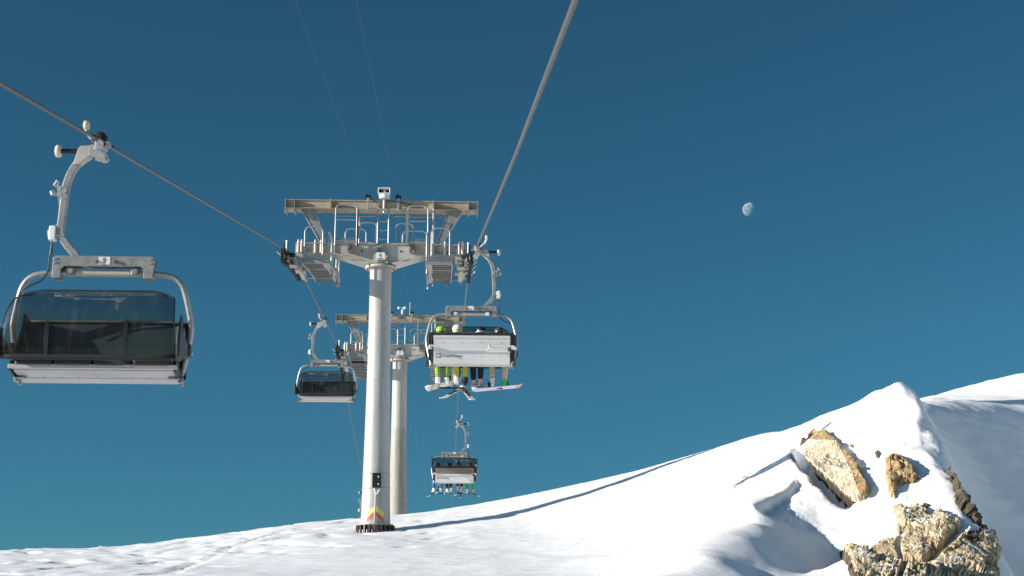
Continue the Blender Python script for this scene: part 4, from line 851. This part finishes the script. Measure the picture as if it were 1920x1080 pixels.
for x, y, z in ((-12, 0, -3.4), (0, 0, -3.0), (12, 0, -2.6), (-14, 18, -0.7), (0, 16, -0.6), (10, 16, -0.4), (22, 18, 0.5), (30, 40, 5.5), (-25, 40, 1.2), (-40, 50, 0.0), (-40, 0, -4.5), (40, 0, -1.5), (45, 55, 7.5), (0, -30, -9.0), (40, -30, -8), (-40, -30, -10), (-50, 110, -9), (0, 125, -9), (50, 120, -4)): ctl.append(V((x, y, z)))
CX_ = np.array([[p.x, p.y] for p in ctl]) / 10.0; CZ_ = np.array([p.z for p in ctl])
def tps_k(r2): return np.where(r2 > 1e-12, 0.5 * r2 * np.log(np.maximum(r2, 1e-12)), 0.0)
nC = len(CZ_); K = tps_k(((CX_[:, None] - CX_[None]) ** 2).sum(-1)) + np.eye(nC) * 2e-4
Pm = np.hstack([np.ones((nC, 1)), CX_]); A_ = np.block([[K, Pm], [Pm.T, np.zeros((3, 3))]])
W_ = np.linalg.solve(A_, np.concatenate([CZ_, np.zeros(3)]))
def base_h(x, y):
    x = np.atleast_1d(np.asarray(x, float)) / 10; y = np.atleast_1d(np.asarray(y, float)) / 10; out = np.empty(len(x))
    for i in range(0, len(x), 20000):
        a, b = x[i:i + 20000], y[i:i + 20000]
        out[i:i + 20000] = tps_k((a[:, None] - CX_[None, :, 0]) ** 2 + (b[:, None] - CX_[None, :, 1]) ** 2) @ W_[:nC] + W_[nC] + W_[nC + 1] * a + W_[nC + 2] * b
    return out
# value noise (vectorised)
_rng = np.random.RandomState(3); _A = _rng.rand(256, 256) * 2 * np.pi; _GX, _GY = np.cos(_A), np.sin(_A)
def vn(x, y):                          # gradient noise
    xi = np.floor(x).astype(int); yi = np.floor(y).astype(int); fx = x - xi; fy = y - yi
    ux = fx * fx * fx * (fx * (fx * 6 - 15) + 10); uy = fy * fy * fy * (fy * (fy * 6 - 15) + 10)
    def g(a, b, dx, dy): i, j = (xi + a) & 255, (yi + b) & 255; return _GX[i, j] * dx + _GY[i, j] * dy
    return (g(0, 0, fx, fy) * (1 - ux) + g(1, 0, fx - 1, fy) * ux) * (1 - uy) + (g(0, 1, fx, fy - 1) * (1 - ux) + g(1, 1, fx - 1, fy - 1) * ux) * uy
def fbm(x, y, o=4):
    s = 0; a = 1.0
    for i in range(o):
        t = 0.6 + 1.1 * i; c, q = np.cos(t), np.sin(t); s = s + a * vn((c * x - q * y) * 2 ** i + 17.3 * i, (q * x + c * y) * 2 ** i + 31.7 * i); a *= 0.5
    return s
def sstep(a, b, v): t = np.clip((v - a) / (b - a), 0, 1); return t * t * (3 - 2 * t)
def side(poly, x, y):                  # signed distance to a polyline in plan (positive on its left), and position along it
    best = np.full(len(x), 1e9); sg = np.zeros(len(x)); al = np.zeros(len(x)); L = 0.0
    for i in range(len(poly) - 1):
        a, b = poly[i], poly[i + 1]; d = b - a; l = np.hypot(*d); u = d / l; rx, ry = x - a[0], y - a[1]
        lo = -6.0 if i == 0 else 0.0; hi = l + 6.0 if i == len(poly) - 2 else l
        t = np.clip(rx * u[0] + ry * u[1], lo, hi); dx, dy = rx - u[0] * t, ry - u[1] * t; q = np.hypot(dx, dy); c = u[0] * ry - u[1] * rx
        m = q < best; best = np.where(m, q, best); sg = np.where(m, np.sign(c), sg); al = np.where(m, L + t, al); L += l
    return best * sg, al, L
XY = lambda pts: np.array([[at(*p).x, at(*p).y] for p in pts])
STEP = XY([(772, 994, 45.0), (814, 985, 45.5), (907, 973, 46.2), (1045, 950, 47.0), (1122, 928, 47.5), (1200, 906, 48.0), (1290, 878, 48.5), (1356, 850, 48.9), (1424, 823, 49.4)])
CREASE = XY([(1684, 740, 38.5), (1668, 765, 38.1), (1660, 795, 37.8), (1672, 825, 37.2), (1690, 850, 36.7)][::-1])[::-1]
def trench(x, y):                      # snow melted back from the foot of the pale slab
    d, al, L = side(SLAB, x, y); a = sstep(-0.2, 0.3, al) * (1 - sstep(L - 0.5, L + 0.1, al)); w = np.exp(-(np.abs(d - 0.08) / 0.24) ** 3)
    return a * 0.75 * w
VALLEY = np.array([[p.x, p.y] for p in (onhollow(*q) for q in VAL)]); VSIGN = 1.0
TRACKS = [XY([(300, 1088, 34), (365, 1060, 38), (430, 1030, 42), (520, 1008, 45)]), XY([(318, 1088, 34), (376, 1060, 38), (437, 1030, 42), (526, 1008, 45)])]
LIP = XY([(1250, 1095, 27.8), (1300, 1065, 29.2), (1345, 1040, 30.4), (1408, 1012, 32.0), (1404, 985, 33.0), (1408, 955, 34.0), (1418, 938, 34.8), (1440, 915, 35.8), (1462, 895, 36.6)])
def height(x, y):
    h = base_h(x, y)
    # cut edge of the groomed run above the lower snow
    d, al, L = side(STEP, x, y); w = 0.03 + 0.02 * vn(al * 2, al * 0 + 3); amp = 0.0 * sstep(-0.6, 2.2, al) * (1 - sstep(L - 2.6, L - 0.6, al))
    amp = amp * (0.85 + 0.5 * vn(al * 0.9, al * 0))
    fade = np.exp(-np.maximum(0, np.abs(d)) / 1.6)
    h = h + amp * np.where(d > 0, 0.55, -0.45) * fade * sstep(0, w * 3, np.abs(d))
    # scour hollow left of the knoll: drops behind the lip and runs out against the knoll
    d, al, L = side(LIP, x, y); r = -d + 0.16 * vn(al * 1.5, al * 0 + 9)
    dv = side(VALLEY, x, y)[0]; inside = sstep(0.0, 0.16, r) * sstep(-0.05, 0.22, dv * VSIGN) * (y > 25) * (y < 37.5)
    h = h * (1 - inside) + np.maximum(hollow(x, y), h - 0.05) * inside
    a = sstep(-2.5, 1.0, al) * (1 - sstep(L - 1.6, L + 0.5, al))
    a = inside; dep = 0.0
    lay = a * sstep(0.02, 0.2, r)
    wv = np.sin((r * 1.0 + 0.25 * fbm(x * 0.8, y * 0.8, 2)) * 26.0 + 2 * vn(al, al * 0))
    h = h - a * 0.22 * sstep(0.0, 0.12, r) * np.exp(-np.maximum(0, r - 0.12) / 0.45) + lay * (0.045 * (1 - np.abs(wv)) + 0.05 * fbm(x * 2.2, y * 1.1, 3))
    # wind-drifted relief
    h = h + 0.05 * fbm(x * 0.35, y * 0.35, 3) + 0.018 * fbm(x * 1.3, y * 2.8, 4) + 0.012 * fbm(x * 4.5, y * 7, 2)
    lf = 1 - sstep(-7.0, -3.0, x); lf = lf * sstep(28, 33, y)
    n1 = fbm(x * 0.95 + 5, y * 0.6, 3); h = h + lf * 0.08 * np.maximum(0, n1 - 0.10) + lf * 0.02 * fbm(x * 3, y * 2, 2) - lf * 0.10 * sstep(0.30, 0.36, fbm(x * 0.9 + 11, y * 0.8, 2))
    lf2 = np.exp(-((x + 4.5) / 4) ** 2) * sstep(38, 41, y); h = h - lf2 * 0.16 * np.maximum(0, fbm(x * 1.3 + 40, y * 1.1, 2) - 0.16) * 2
    # an old ski track crossing the lower left
    for T in TRACKS:
        d, al, L = side(T, x, y); h = h - 0.05 * np.exp(-(d / 0.07) ** 2) * sstep(-0.2, 0.2, al) * (1 - sstep(L - 0.3, L + 0.3, al)) + 0.02 * np.exp(-((np.abs(d) - 0.16) / 0.06) ** 2) * (al > 0) * (al < L)
    # lee side of the knoll: wind strata
    kb = sstep(10.2, 12.0, x) * sstep(35.5, 37.0, y); st = np.sin((base_h(x, y) * 1.0 + 0.5 * fbm(x * 0.4, y * 0.4, 3)) * 13.0)
    h = h + kb * (0.018 * st * (0.5 + vn(x * 0.5, y * 0.5)) + 0.05 * fbm(x * 0.8, y * 0.8, 4))
    kr = sstep(9.0, 10.4, x) * (1 - sstep(13.2, 14.2, x)) * sstep(33, 35, y) * (1 - sstep(39, 40.5, y)); h = h + kr * (0.012 * fbm(x * 7, y * 6, 2) + 0.034 * fbm(x * 2.2, y * 1.9, 4) - 0.07 * np.abs(fbm(x * 1.3 + 3, y * 1.1, 3)))
    kk = np.exp(-((x - 11.5) / 1.2) ** 2 - ((y - 37.6) / 1.7) ** 2); h = h + kk * 0.16 * fbm(x * 2.0, y * 1.5, 4)
    # crease below the knoll top: the lee half drops off to the right
    d, al, L = side(CREASE, x, y); r = -d + 0.12 * vn(al * 1.7, al * 0 + 4); a = sstep(-0.6, 0.6, al) * (1 - sstep(L - 1.0, L + 0.4, al))
    h = h - a * 0.50 * sstep(-0.05, 0.75, r) * (1 - sstep(0.9, 2.4, r)) * (1 + 0.5 * fbm(x * 1.8, y * 1.8, 3))
    return h
def axis(parts):
    out = []
    for a, b, s in parts: out += list(np.arange(a, b, s))
    return np.array(out + [parts[-1][1]])
gx = axis([(-900, -200, 100), (-200, -60, 20), (-60, -18, 2.0), (-18, -1, 0.16), (-1, 7, 0.10), (7, 18.5, 0.075), (18.5, 24, 0.3), (24, 60, 2.0), (60, 200, 20), (200, 900, 100)])
gy = axis([(-400, -60, 40), (-60, 20, 3.0), (20, 26.5, 0.5), (26.5, 40, 0.085), (40, 54, 0.10), (54, 60, 0.3), (60, 110, 2.0), (110, 300, 20), (300, 1500, 150)])
GX, GY = np.meshgrid(gx, gy); gxx, gyy = GX.ravel(), GY.ravel()
GZ = height(gxx, gyy)
# far away the slope runs down into the valley, well below the crest
far = np.maximum(sstep(55, 200, np.hypot(gxx, gyy - 40)), 0); GZ = GZ * (1 - far) + far * (-30 - 0.12 * np.hypot(gxx, gyy))
nx, ny = len(gx), len(gy); GZ0 = GZ.copy()
def hgrid(x, y):                       # height of the built snow sheet (bilinear)
    i = np.clip(np.searchsorted(gx, x) - 1, 0, nx - 2); j = np.clip(np.searchsorted(gy, y) - 1, 0, ny - 2)
    fx = (x - gx[i]) / (gx[i + 1] - gx[i]); fy = (y - gy[j]) / (gy[j + 1] - gy[j]); Z = GZ0.reshape(ny, nx)
    return (Z[j, i] * (1 - fx) + Z[j, i + 1] * fx) * (1 - fy) + (Z[j + 1, i] * (1 - fx) + Z[j + 1, i + 1] * fx) * fy
def hit(px, py, y0=26.0, y1=46.0):     # first meeting of a line of sight with the snow
    d = np.array([sight(a, b) / sight(a, b).y for a, b in zip(px, py)]); Y = np.full(len(px), np.nan)
    prev = None
    for yy in np.arange(y0, y1, 0.04):
        below = d[:, 2] * yy < hgrid(d[:, 0] * yy, np.full(len(px), yy)); m = below & np.isnan(Y); Y[m] = yy
    Y = np.where(np.isnan(Y), y1, Y); return d * Y[:, None]
SLAB = hit([1500, 1504, 1520, 1546, 1572, 1600], [828, 850, 874, 902, 926, 944], 28.0, 46.0)[:, :2]; GZ = GZ - trench(gxx, gyy)
me = bpy.data.meshes.new('snow_slope'); vs = np.stack([gxx, gyy, GZ], -1)
idx = np.arange(nx * ny).reshape(ny, nx); q = np.stack([idx[:-1, :-1], idx[:-1, 1:], idx[1:, 1:], idx[1:, :-1]], -1).reshape(-1, 4)
me.vertices.add(nx * ny); me.vertices.foreach_set('co', vs.ravel()); me.loops.add(q.size); me.loops.foreach_set('vertex_index', q.ravel().astype(np.int32))
me.polygons.add(len(q)); me.polygons.foreach_set('loop_start', np.arange(0, q.size, 4, dtype=np.int32)); me.polygons.foreach_set('loop_total', np.full(len(q), 4, np.int32)); me.polygons.foreach_set('use_smooth', np.ones(len(q), bool))
me.update(); me.validate()
sm, t_, p_ = node_mat('snow'); N_ = t_.nodes; L_ = t_.links
p_.inputs['Base Color'].default_value = (0.89, 0.90, 0.91, 1); p_.inputs['Roughness'].default_value = 0.65; p_.inputs['Specular IOR Level'].default_value = 0.25
tc = N_.new('ShaderNodeTexCoord'); mp = N_.new('ShaderNodeMapping'); mp.inputs['Scale'].default_value = (1, 2.2, 1.6); L_.new(tc.outputs['Object'], mp.inputs[0])
nz = N_.new('ShaderNodeTexNoise'); nz.inputs['Scale'].default_value = 3.0; nz.inputs['Detail'].default_value = 9; nz.inputs['Roughness'].default_value = 0.72; L_.new(mp.outputs[0], nz.inputs['Vector'])
bp_ = N_.new('ShaderNodeBump'); bp_.inputs['Strength'].default_value = 0.4; bp_.inputs['Distance'].default_value = 0.05; n9 = N_.new('ShaderNodeTexNoise'); n9.inputs['Scale'].default_value = 28.0; n9.inputs['Detail'].default_value = 4; L_.new(mp.outputs[0], n9.inputs['Vector']); b9 = N_.new('ShaderNodeBump'); b9.inputs['Strength'].default_value = 0.4; b9.inputs['Distance'].default_value = 0.012; L_.new(n9.outputs['Fac'], b9.inputs['Height']); L_.new(b9.outputs[0], bp_.inputs['Normal']); L_.new(nz.outputs['Fac'], bp_.inputs['Height']); L_.new(bp_.outputs[0], p_.inputs['Normal'])
me.materials.append(sm)
snow = bpy.data.objects.new('snow_slope', me); COL.objects.link(snow)
tag(snow, 'white snow slope rising to a wind-carved knoll on the right', 'snow slope', kind='structure')
# ------------------------------------------------------------------ rocks breaking through the snow
def rock(name, label, outline, step, thick, mats, seed, lump=0.10, cliff=None, undercut=None, snowmask=None, edge=9.0, pick=None, sink=(0.25, 0.05), snowy=None):
    """boulder whose outline on the slope is given; domed, cracked and lumpy, its rim buried in the snow"""
    O = np.array(outline, float); x0, y0 = O.min(0) - step; x1, y1 = O.max(0) + step
    xs = np.arange(x0, x1 + step, step); ys = np.arange(y0, y1 + step, step); PX, PY = np.meshgrid(xs, ys); px, py = PX.ravel(), PY.ravel()
    rs = np.random.RandomState(seed)
    wob = 3.4 * np.array([noise.noise((a * 0.09, b * 0.09, seed)) for a, b in zip(px, py)]) + 2.0 * np.array([noise.noise((a * 0.22, b * 0.25, seed + 5)) for a, b in zip(px, py)])
    ins = np.zeros(len(px), bool); dist = np.full(len(px), 1e9); n = len(O)
    for i in range(n):
        a, b = O[i], O[(i + 1) % n]; d = b - a; t = np.clip(((px - a[0]) * d[0] + (py - a[1]) * d[1]) / (d @ d), 0, 1)
        dist = np.minimum(dist, np.hypot(px - a[0] - d[0] * t, py - a[1] - d[1] * t))
        c = ((a[1] > py) != (b[1] > py)) & (px < (b[0] - a[0]) * (py - a[1]) / (b[1] - a[1] + 1e-12) + a[0]); ins ^= c
    sd_ = np.where(ins, dist, -dist) + wob
    B = hit(px, py); e = 0.15
    gxn = (base_h(B[:, 0] + e, B[:, 1]) - base_h(B[:, 0] - e, B[:, 1])) / (2 * e); gyn = (base_h(B[:, 0], B[:, 1] + e) - base_h(B[:, 0], B[:, 1] - e)) / (2 * e)
    Nn = np.stack([-gxn, -gyn, np.ones(len(px))], -1); Nn[:, 1] -= 0.5; Nn /= np.linalg.norm(Nn, axis=1)[:, None]
    dome = np.sqrt(np.clip(sd_ / edge, 0, 1)); base = np.where(sd_ > 0, dome * thick, np.maximum(-sink[0], sd_ * sink[1]))
    lo = np.zeros(len(px)); vert = B.copy()
    for i in range(len(px)):
        q = V(B[i]) * 1.0; l = 0.0
        qq = q + V((noise.noise(q * 2.1), noise.noise(q * 2.1 + V((7, 3, 1))), noise.noise(q * 2.1 + V((1, 9, 4))))) * 0.22
        f1 = noise.voronoi(qq * 1.25 + V((seed, 0, 0))); f2 = noise.voronoi(qq * 3.4 + V((0, seed, 0))); d1, d2 = f1[0], f2[0]
        crack = -0.75 * max(0, 1 - (d1[1] - d1[0]) / 0.07) - 0.20 * max(0, 1 - (d2[1] - d2[0]) / 0.10)
        l = lump * (0.9 * noise.noise(q * 1.1 + V((seed,) * 3)) + 0.75 * noise.cell(f1[1][0] * 3.1) + 0.15 * noise.cell(f2[1][0] * 5.7) + 0.16 * noise.noise(q * 6) + 0.07 * noise.noise(q * 15) + crack)
        lo[i] = l
    hgt = base + np.where(sd_ > 0, lo * np.clip(sd_ / (edge * 0.6), 0, 1), 0)
    if cliff: hgt = hgt + np.where(sd_ > 0, cliff(px, py) * np.clip(sd_ / 2.5, 0, 1), 0)
    vert = B + Nn * hgt[:, None]
    if undercut is not None:           # rim pulled back under the block on its overhanging side
        ux, uy, amt = undercut; m = (sd_ < 1.0); sh = np.clip((1.0 - sd_) / 6, 0, 1)[:, None] * amt
        vert = vert + m[:, None] * sh * (np.array(RT)[None] * ux - np.array(UP)[None] * uy)
    keep = sd_ > -7; W, H = len(xs), len(ys); ids = -np.ones(len(px), int); k = np.where(keep)[0]; ids[k] = np.arange(len(k)); ids_k = k; fs = []; fm = []
    I = ids.reshape(H, W)
    for j in range(H - 1):
        for i in range(W - 1):
            a, b, c, d = I[j, i], I[j, i + 1], I[j + 1, i + 1], I[j + 1, i]
            if min(a, b, c, d) >= 0:
                fs.append((d, c, b, a)); qa, qb, qc = vert[ids_k[a]], vert[ids_k[b]], vert[ids_k[d]]; fn_ = np.cross(qb - qa, qc - qa); fn_ /= np.linalg.norm(fn_) + 1e-9
                fm.append(len(mats) - 1 if snowy and abs(fn_[2]) > snowy and noise.noise(V(qa) * 1.3 + V((seed, 5, 1))) > 0.12 else pick(px[j * W + i], py[j * W + i], sd_[j * W + i]) if pick else 0)
    m = bpy.data.meshes.new(name); m.from_pydata([tuple(v) for v in vert[k]], [], fs)
    for mm_ in mats: m.materials.append(mm_)
    m.polygons.foreach_set('material_index', fm); m.polygons.foreach_set('use_smooth', np.zeros(len(fs), bool)); m.update()
    o = bpy.data.objects.new(name, m); COL.objects.link(o)
    return tag(o, label, 'rock', 'rocks breaking through the snow of the knoll')
def rock_mat(name, c0, c1, c2, rust, rust_amt, scale=3.0):
    m, t, p = node_mat(name); N = t.nodes; L = t.links; p.inputs['Roughness'].default_value = 0.85; p.inputs['Specular IOR Level'].default_value = 0.2
    tc = N.new('ShaderNodeTexCoord'); n1 = N.new('ShaderNodeTexNoise'); n1.inputs['Scale'].default_value = scale; n1.inputs['Detail'].default_value = 10; n1.inputs['Roughness'].default_value = 0.7
    L.new(tc.outputs['Object'], n1.inputs['Vector']); r = N.new('ShaderNodeValToRGB'); e = r.color_ramp.elements; e[0].position = 0.33; e[0].color = (*c0, 1); e[1].position = 0.68; e[1].color = (*c2, 1); k = e.new(0.5); k.color = (*c1, 1)
    L.new(n1.outputs['Fac'], r.inputs[0])
    n2 = N.new('ShaderNodeTexNoise'); n2.inputs['Scale'].default_value = 2.3; n2.inputs['Detail'].default_value = 7; n2.inputs['Roughness'].default_value = 0.65; L.new(tc.outputs['Object'], n2.inputs['Vector'])
    r2 = N.new('ShaderNodeMapRange'); r2.inputs['From Min'].default_value = 0.60; r2.inputs['From Max'].default_value = 0.70; r2.inputs['To Max'].default_value = rust_amt; L.new(n2.outputs['Fac'], r2.inputs['Value'])
    mx = N.new('ShaderNodeMix'); mx.data_type = 'RGBA'; mx.inputs['B'].default_value = (*rust, 1); L.new(r2.outputs[0], mx.inputs['Factor']); L.new(r.outputs[0], mx.inputs['A'])
    vo = N.new('ShaderNodeTexVoronoi'); vo.feature = 'DISTANCE_TO_EDGE'; vo.inputs['Scale'].default_value = 2.6
    dn = N.new('ShaderNodeMix'); dn.data_type = 'RGBA'; dn.inputs['Factor'].default_value = 0.12; L.new(tc.outputs['Object'], dn.inputs['A']); L.new(n1.outputs['Color'], dn.inputs['B']); L.new(dn.outputs['Result'], vo.inputs['Vector'])
    r3 = N.new('ShaderNodeMapRange'); r3.inputs['From Max'].default_value = 0.035; r3.inputs['To Min'].default_value = 0.35; r3.inputs['To Max'].default_value = 1.0; L.new(vo.outputs['Distance'], r3.inputs['Value'])
    ml_ = N.new('ShaderNodeMix'); ml_.data_type = 'RGBA'; ml_.blend_type = 'MULTIPLY'; ml_.inputs['Factor'].default_value = 0.0; L.new(mx.outputs['Result'], ml_.inputs['A']); L.new(r3.outputs[0], ml_.inputs['B'])
    L.new(ml_.outputs['Result'], p.inputs['Base Color'])
    n3 = N.new('ShaderNodeTexNoise'); n3.inputs['Scale'].default_value = 14; n3.inputs['Detail'].default_value = 8; L.new(tc.outputs['Object'], n3.inputs['Vector'])
    b = N.new('ShaderNodeBump'); b.inputs['Strength'].default_value = 0.7; b.inputs['Distance'].default_value = 0.04; L.new(n3.outputs['Fac'], b.inputs['Height'])
    b2 = N.new('ShaderNodeBump'); b2.inputs['Strength'].default_value = 0.6; b2.inputs['Distance'].default_value = 0.05; L.new(r3.outputs[0], b2.inputs['Height']); L.new(b.outputs[0], b2.inputs['Normal']); L.new(b2.outputs[0], p.inputs['Normal'])
    return m
LIME = rock_mat('limestone', (0.24, 0.19, 0.12), (0.47, 0.39, 0.26), (0.62, 0.54, 0.39), (0.42, 0.17, 0.05), 0.55)
PALE = rock_mat('pale_limestone', (0.56, 0.47, 0.33), (0.68, 0.59, 0.44), (0.72, 0.64, 0.50), (0.55, 0.32, 0.13), 0.35, 1.6)
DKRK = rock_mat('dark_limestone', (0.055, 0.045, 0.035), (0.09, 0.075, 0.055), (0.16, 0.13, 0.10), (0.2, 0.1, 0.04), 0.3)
RUSTY = rock_mat('rusty_limestone', (0.17, 0.10, 0.05), (0.38, 0.27, 0.14), (0.50, 0.40, 0.26), (0.55, 0.20, 0.04), 0.85)
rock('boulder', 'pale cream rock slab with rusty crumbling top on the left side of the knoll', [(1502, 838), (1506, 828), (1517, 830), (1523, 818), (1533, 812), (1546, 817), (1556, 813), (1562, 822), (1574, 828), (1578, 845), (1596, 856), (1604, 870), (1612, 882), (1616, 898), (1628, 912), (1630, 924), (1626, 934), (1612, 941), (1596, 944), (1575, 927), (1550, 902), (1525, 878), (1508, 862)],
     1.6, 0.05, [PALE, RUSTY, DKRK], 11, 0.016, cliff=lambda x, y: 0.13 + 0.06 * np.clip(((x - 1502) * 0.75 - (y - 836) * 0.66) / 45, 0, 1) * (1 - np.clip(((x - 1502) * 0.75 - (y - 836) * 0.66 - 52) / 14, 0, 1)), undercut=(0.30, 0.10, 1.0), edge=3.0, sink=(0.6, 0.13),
     pick=lambda x, y, s: 2 if (s < 2.0 and (x - 1502) * 0.75 - (y - 836) * 0.66 < 9) else (1 if (y < 836 + (x - 1560) * 0.05 or x > 1580 + (y - 850) * 0.38) else 0))  # undercut edge coloured dark: its shade put in the colour, beside some staining
rock('boulder', 'speckled rusty brown rock between the pale slab and the dark rock chain', [(1660, 866), (1672, 856), (1682, 853), (1694, 862), (1700, 874), (1716, 886), (1723, 898), (1712, 905), (1700, 907), (1690, 912), (1684, 912), (1681, 925), (1678, 936), (1668, 930), (1661, 905)], 1.6, 0.22, [RUSTY], 23, 0.11, edge=7.0)
rock('boulder', 'big cracked tan limestone rock at the lower right of the slope, largest of the rocks', [(1672, 955), (1690, 950), (1704, 956), (1718, 947), (1730, 958), (1745, 968), (1756, 962), (1766, 958), (1772, 970), (1786, 974), (1802, 984), (1812, 1000), (1822, 1002), (1836, 996), (1846, 990), (1856, 992), (1866, 1006), (1872, 1040), (1868, 1064), (1880, 1095), (1600, 1095), (1588, 1062), (1578, 1050), (1574, 1040), (1584, 1030), (1600, 1036), (1622, 1040), (1640, 1026), (1652, 1016), (1664, 1012), (1676, 1012), (1684, 1004), (1682, 985)],
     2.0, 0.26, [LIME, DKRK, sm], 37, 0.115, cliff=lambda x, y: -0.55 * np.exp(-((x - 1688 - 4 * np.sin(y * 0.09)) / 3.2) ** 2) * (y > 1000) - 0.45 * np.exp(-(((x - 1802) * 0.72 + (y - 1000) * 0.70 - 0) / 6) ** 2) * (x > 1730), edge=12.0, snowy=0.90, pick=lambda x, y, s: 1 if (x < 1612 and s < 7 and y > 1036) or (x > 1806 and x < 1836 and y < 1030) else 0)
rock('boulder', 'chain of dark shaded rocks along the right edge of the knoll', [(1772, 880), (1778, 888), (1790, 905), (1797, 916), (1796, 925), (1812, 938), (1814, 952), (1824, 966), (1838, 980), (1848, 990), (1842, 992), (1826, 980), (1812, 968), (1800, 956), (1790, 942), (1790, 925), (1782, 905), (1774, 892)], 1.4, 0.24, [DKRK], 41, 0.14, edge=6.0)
for i, (x, y, w, h, lb) in enumerate([(1646, 853, 6, 8, 'tiny dark rock chip in the snow between the pale slab and the speckled rock'), (1597, 838, 4, 3, 'tiny brown rock chip in the snow above the pale slab'), (1736, 948, 7, 4, 'tiny grey rock chip just above the big tan rock'), (1582, 849, 8, 5, 'small brown rock flake at the upper right of the pale slab')]):
    rock('rock_chip', lb, [(x - w, y - h * .3), (x - w * .2, y - h), (x + w, y - h * .2), (x + w * .4, y + h), (x - w * .6, y + h * .6)], 1.2, 0.10, [RUSTY if i % 2 else DKRK], 60 + i, 0.05, edge=4.0)
# snow lying on ledges of the big rock
def ledge(label, outline, seed):
    o = rock('snow_patch', label, outline, 1.8, 0.34, [sm], seed, 0.02, edge=5.0); o['category'] = 'snow patch'; o['group'] = 'snow lying on the big rock'
ledge('small snow patch near the top of the big tan rock', [(1690, 969), (1700, 966), (1712, 971), (1704, 977), (1698, 980)], 71)
ledge('narrow tongue of snow running down right over the big tan rock', [(1803, 1012), (1812, 1000), (1820, 1004), (1814, 1014), (1806, 1022), (1802, 1022)], 72)
ledge('snow patch at the lower right of the big tan rock', [(1826, 1066), (1838, 1056), (1852, 1058), (1846, 1064), (1832, 1070)], 73)
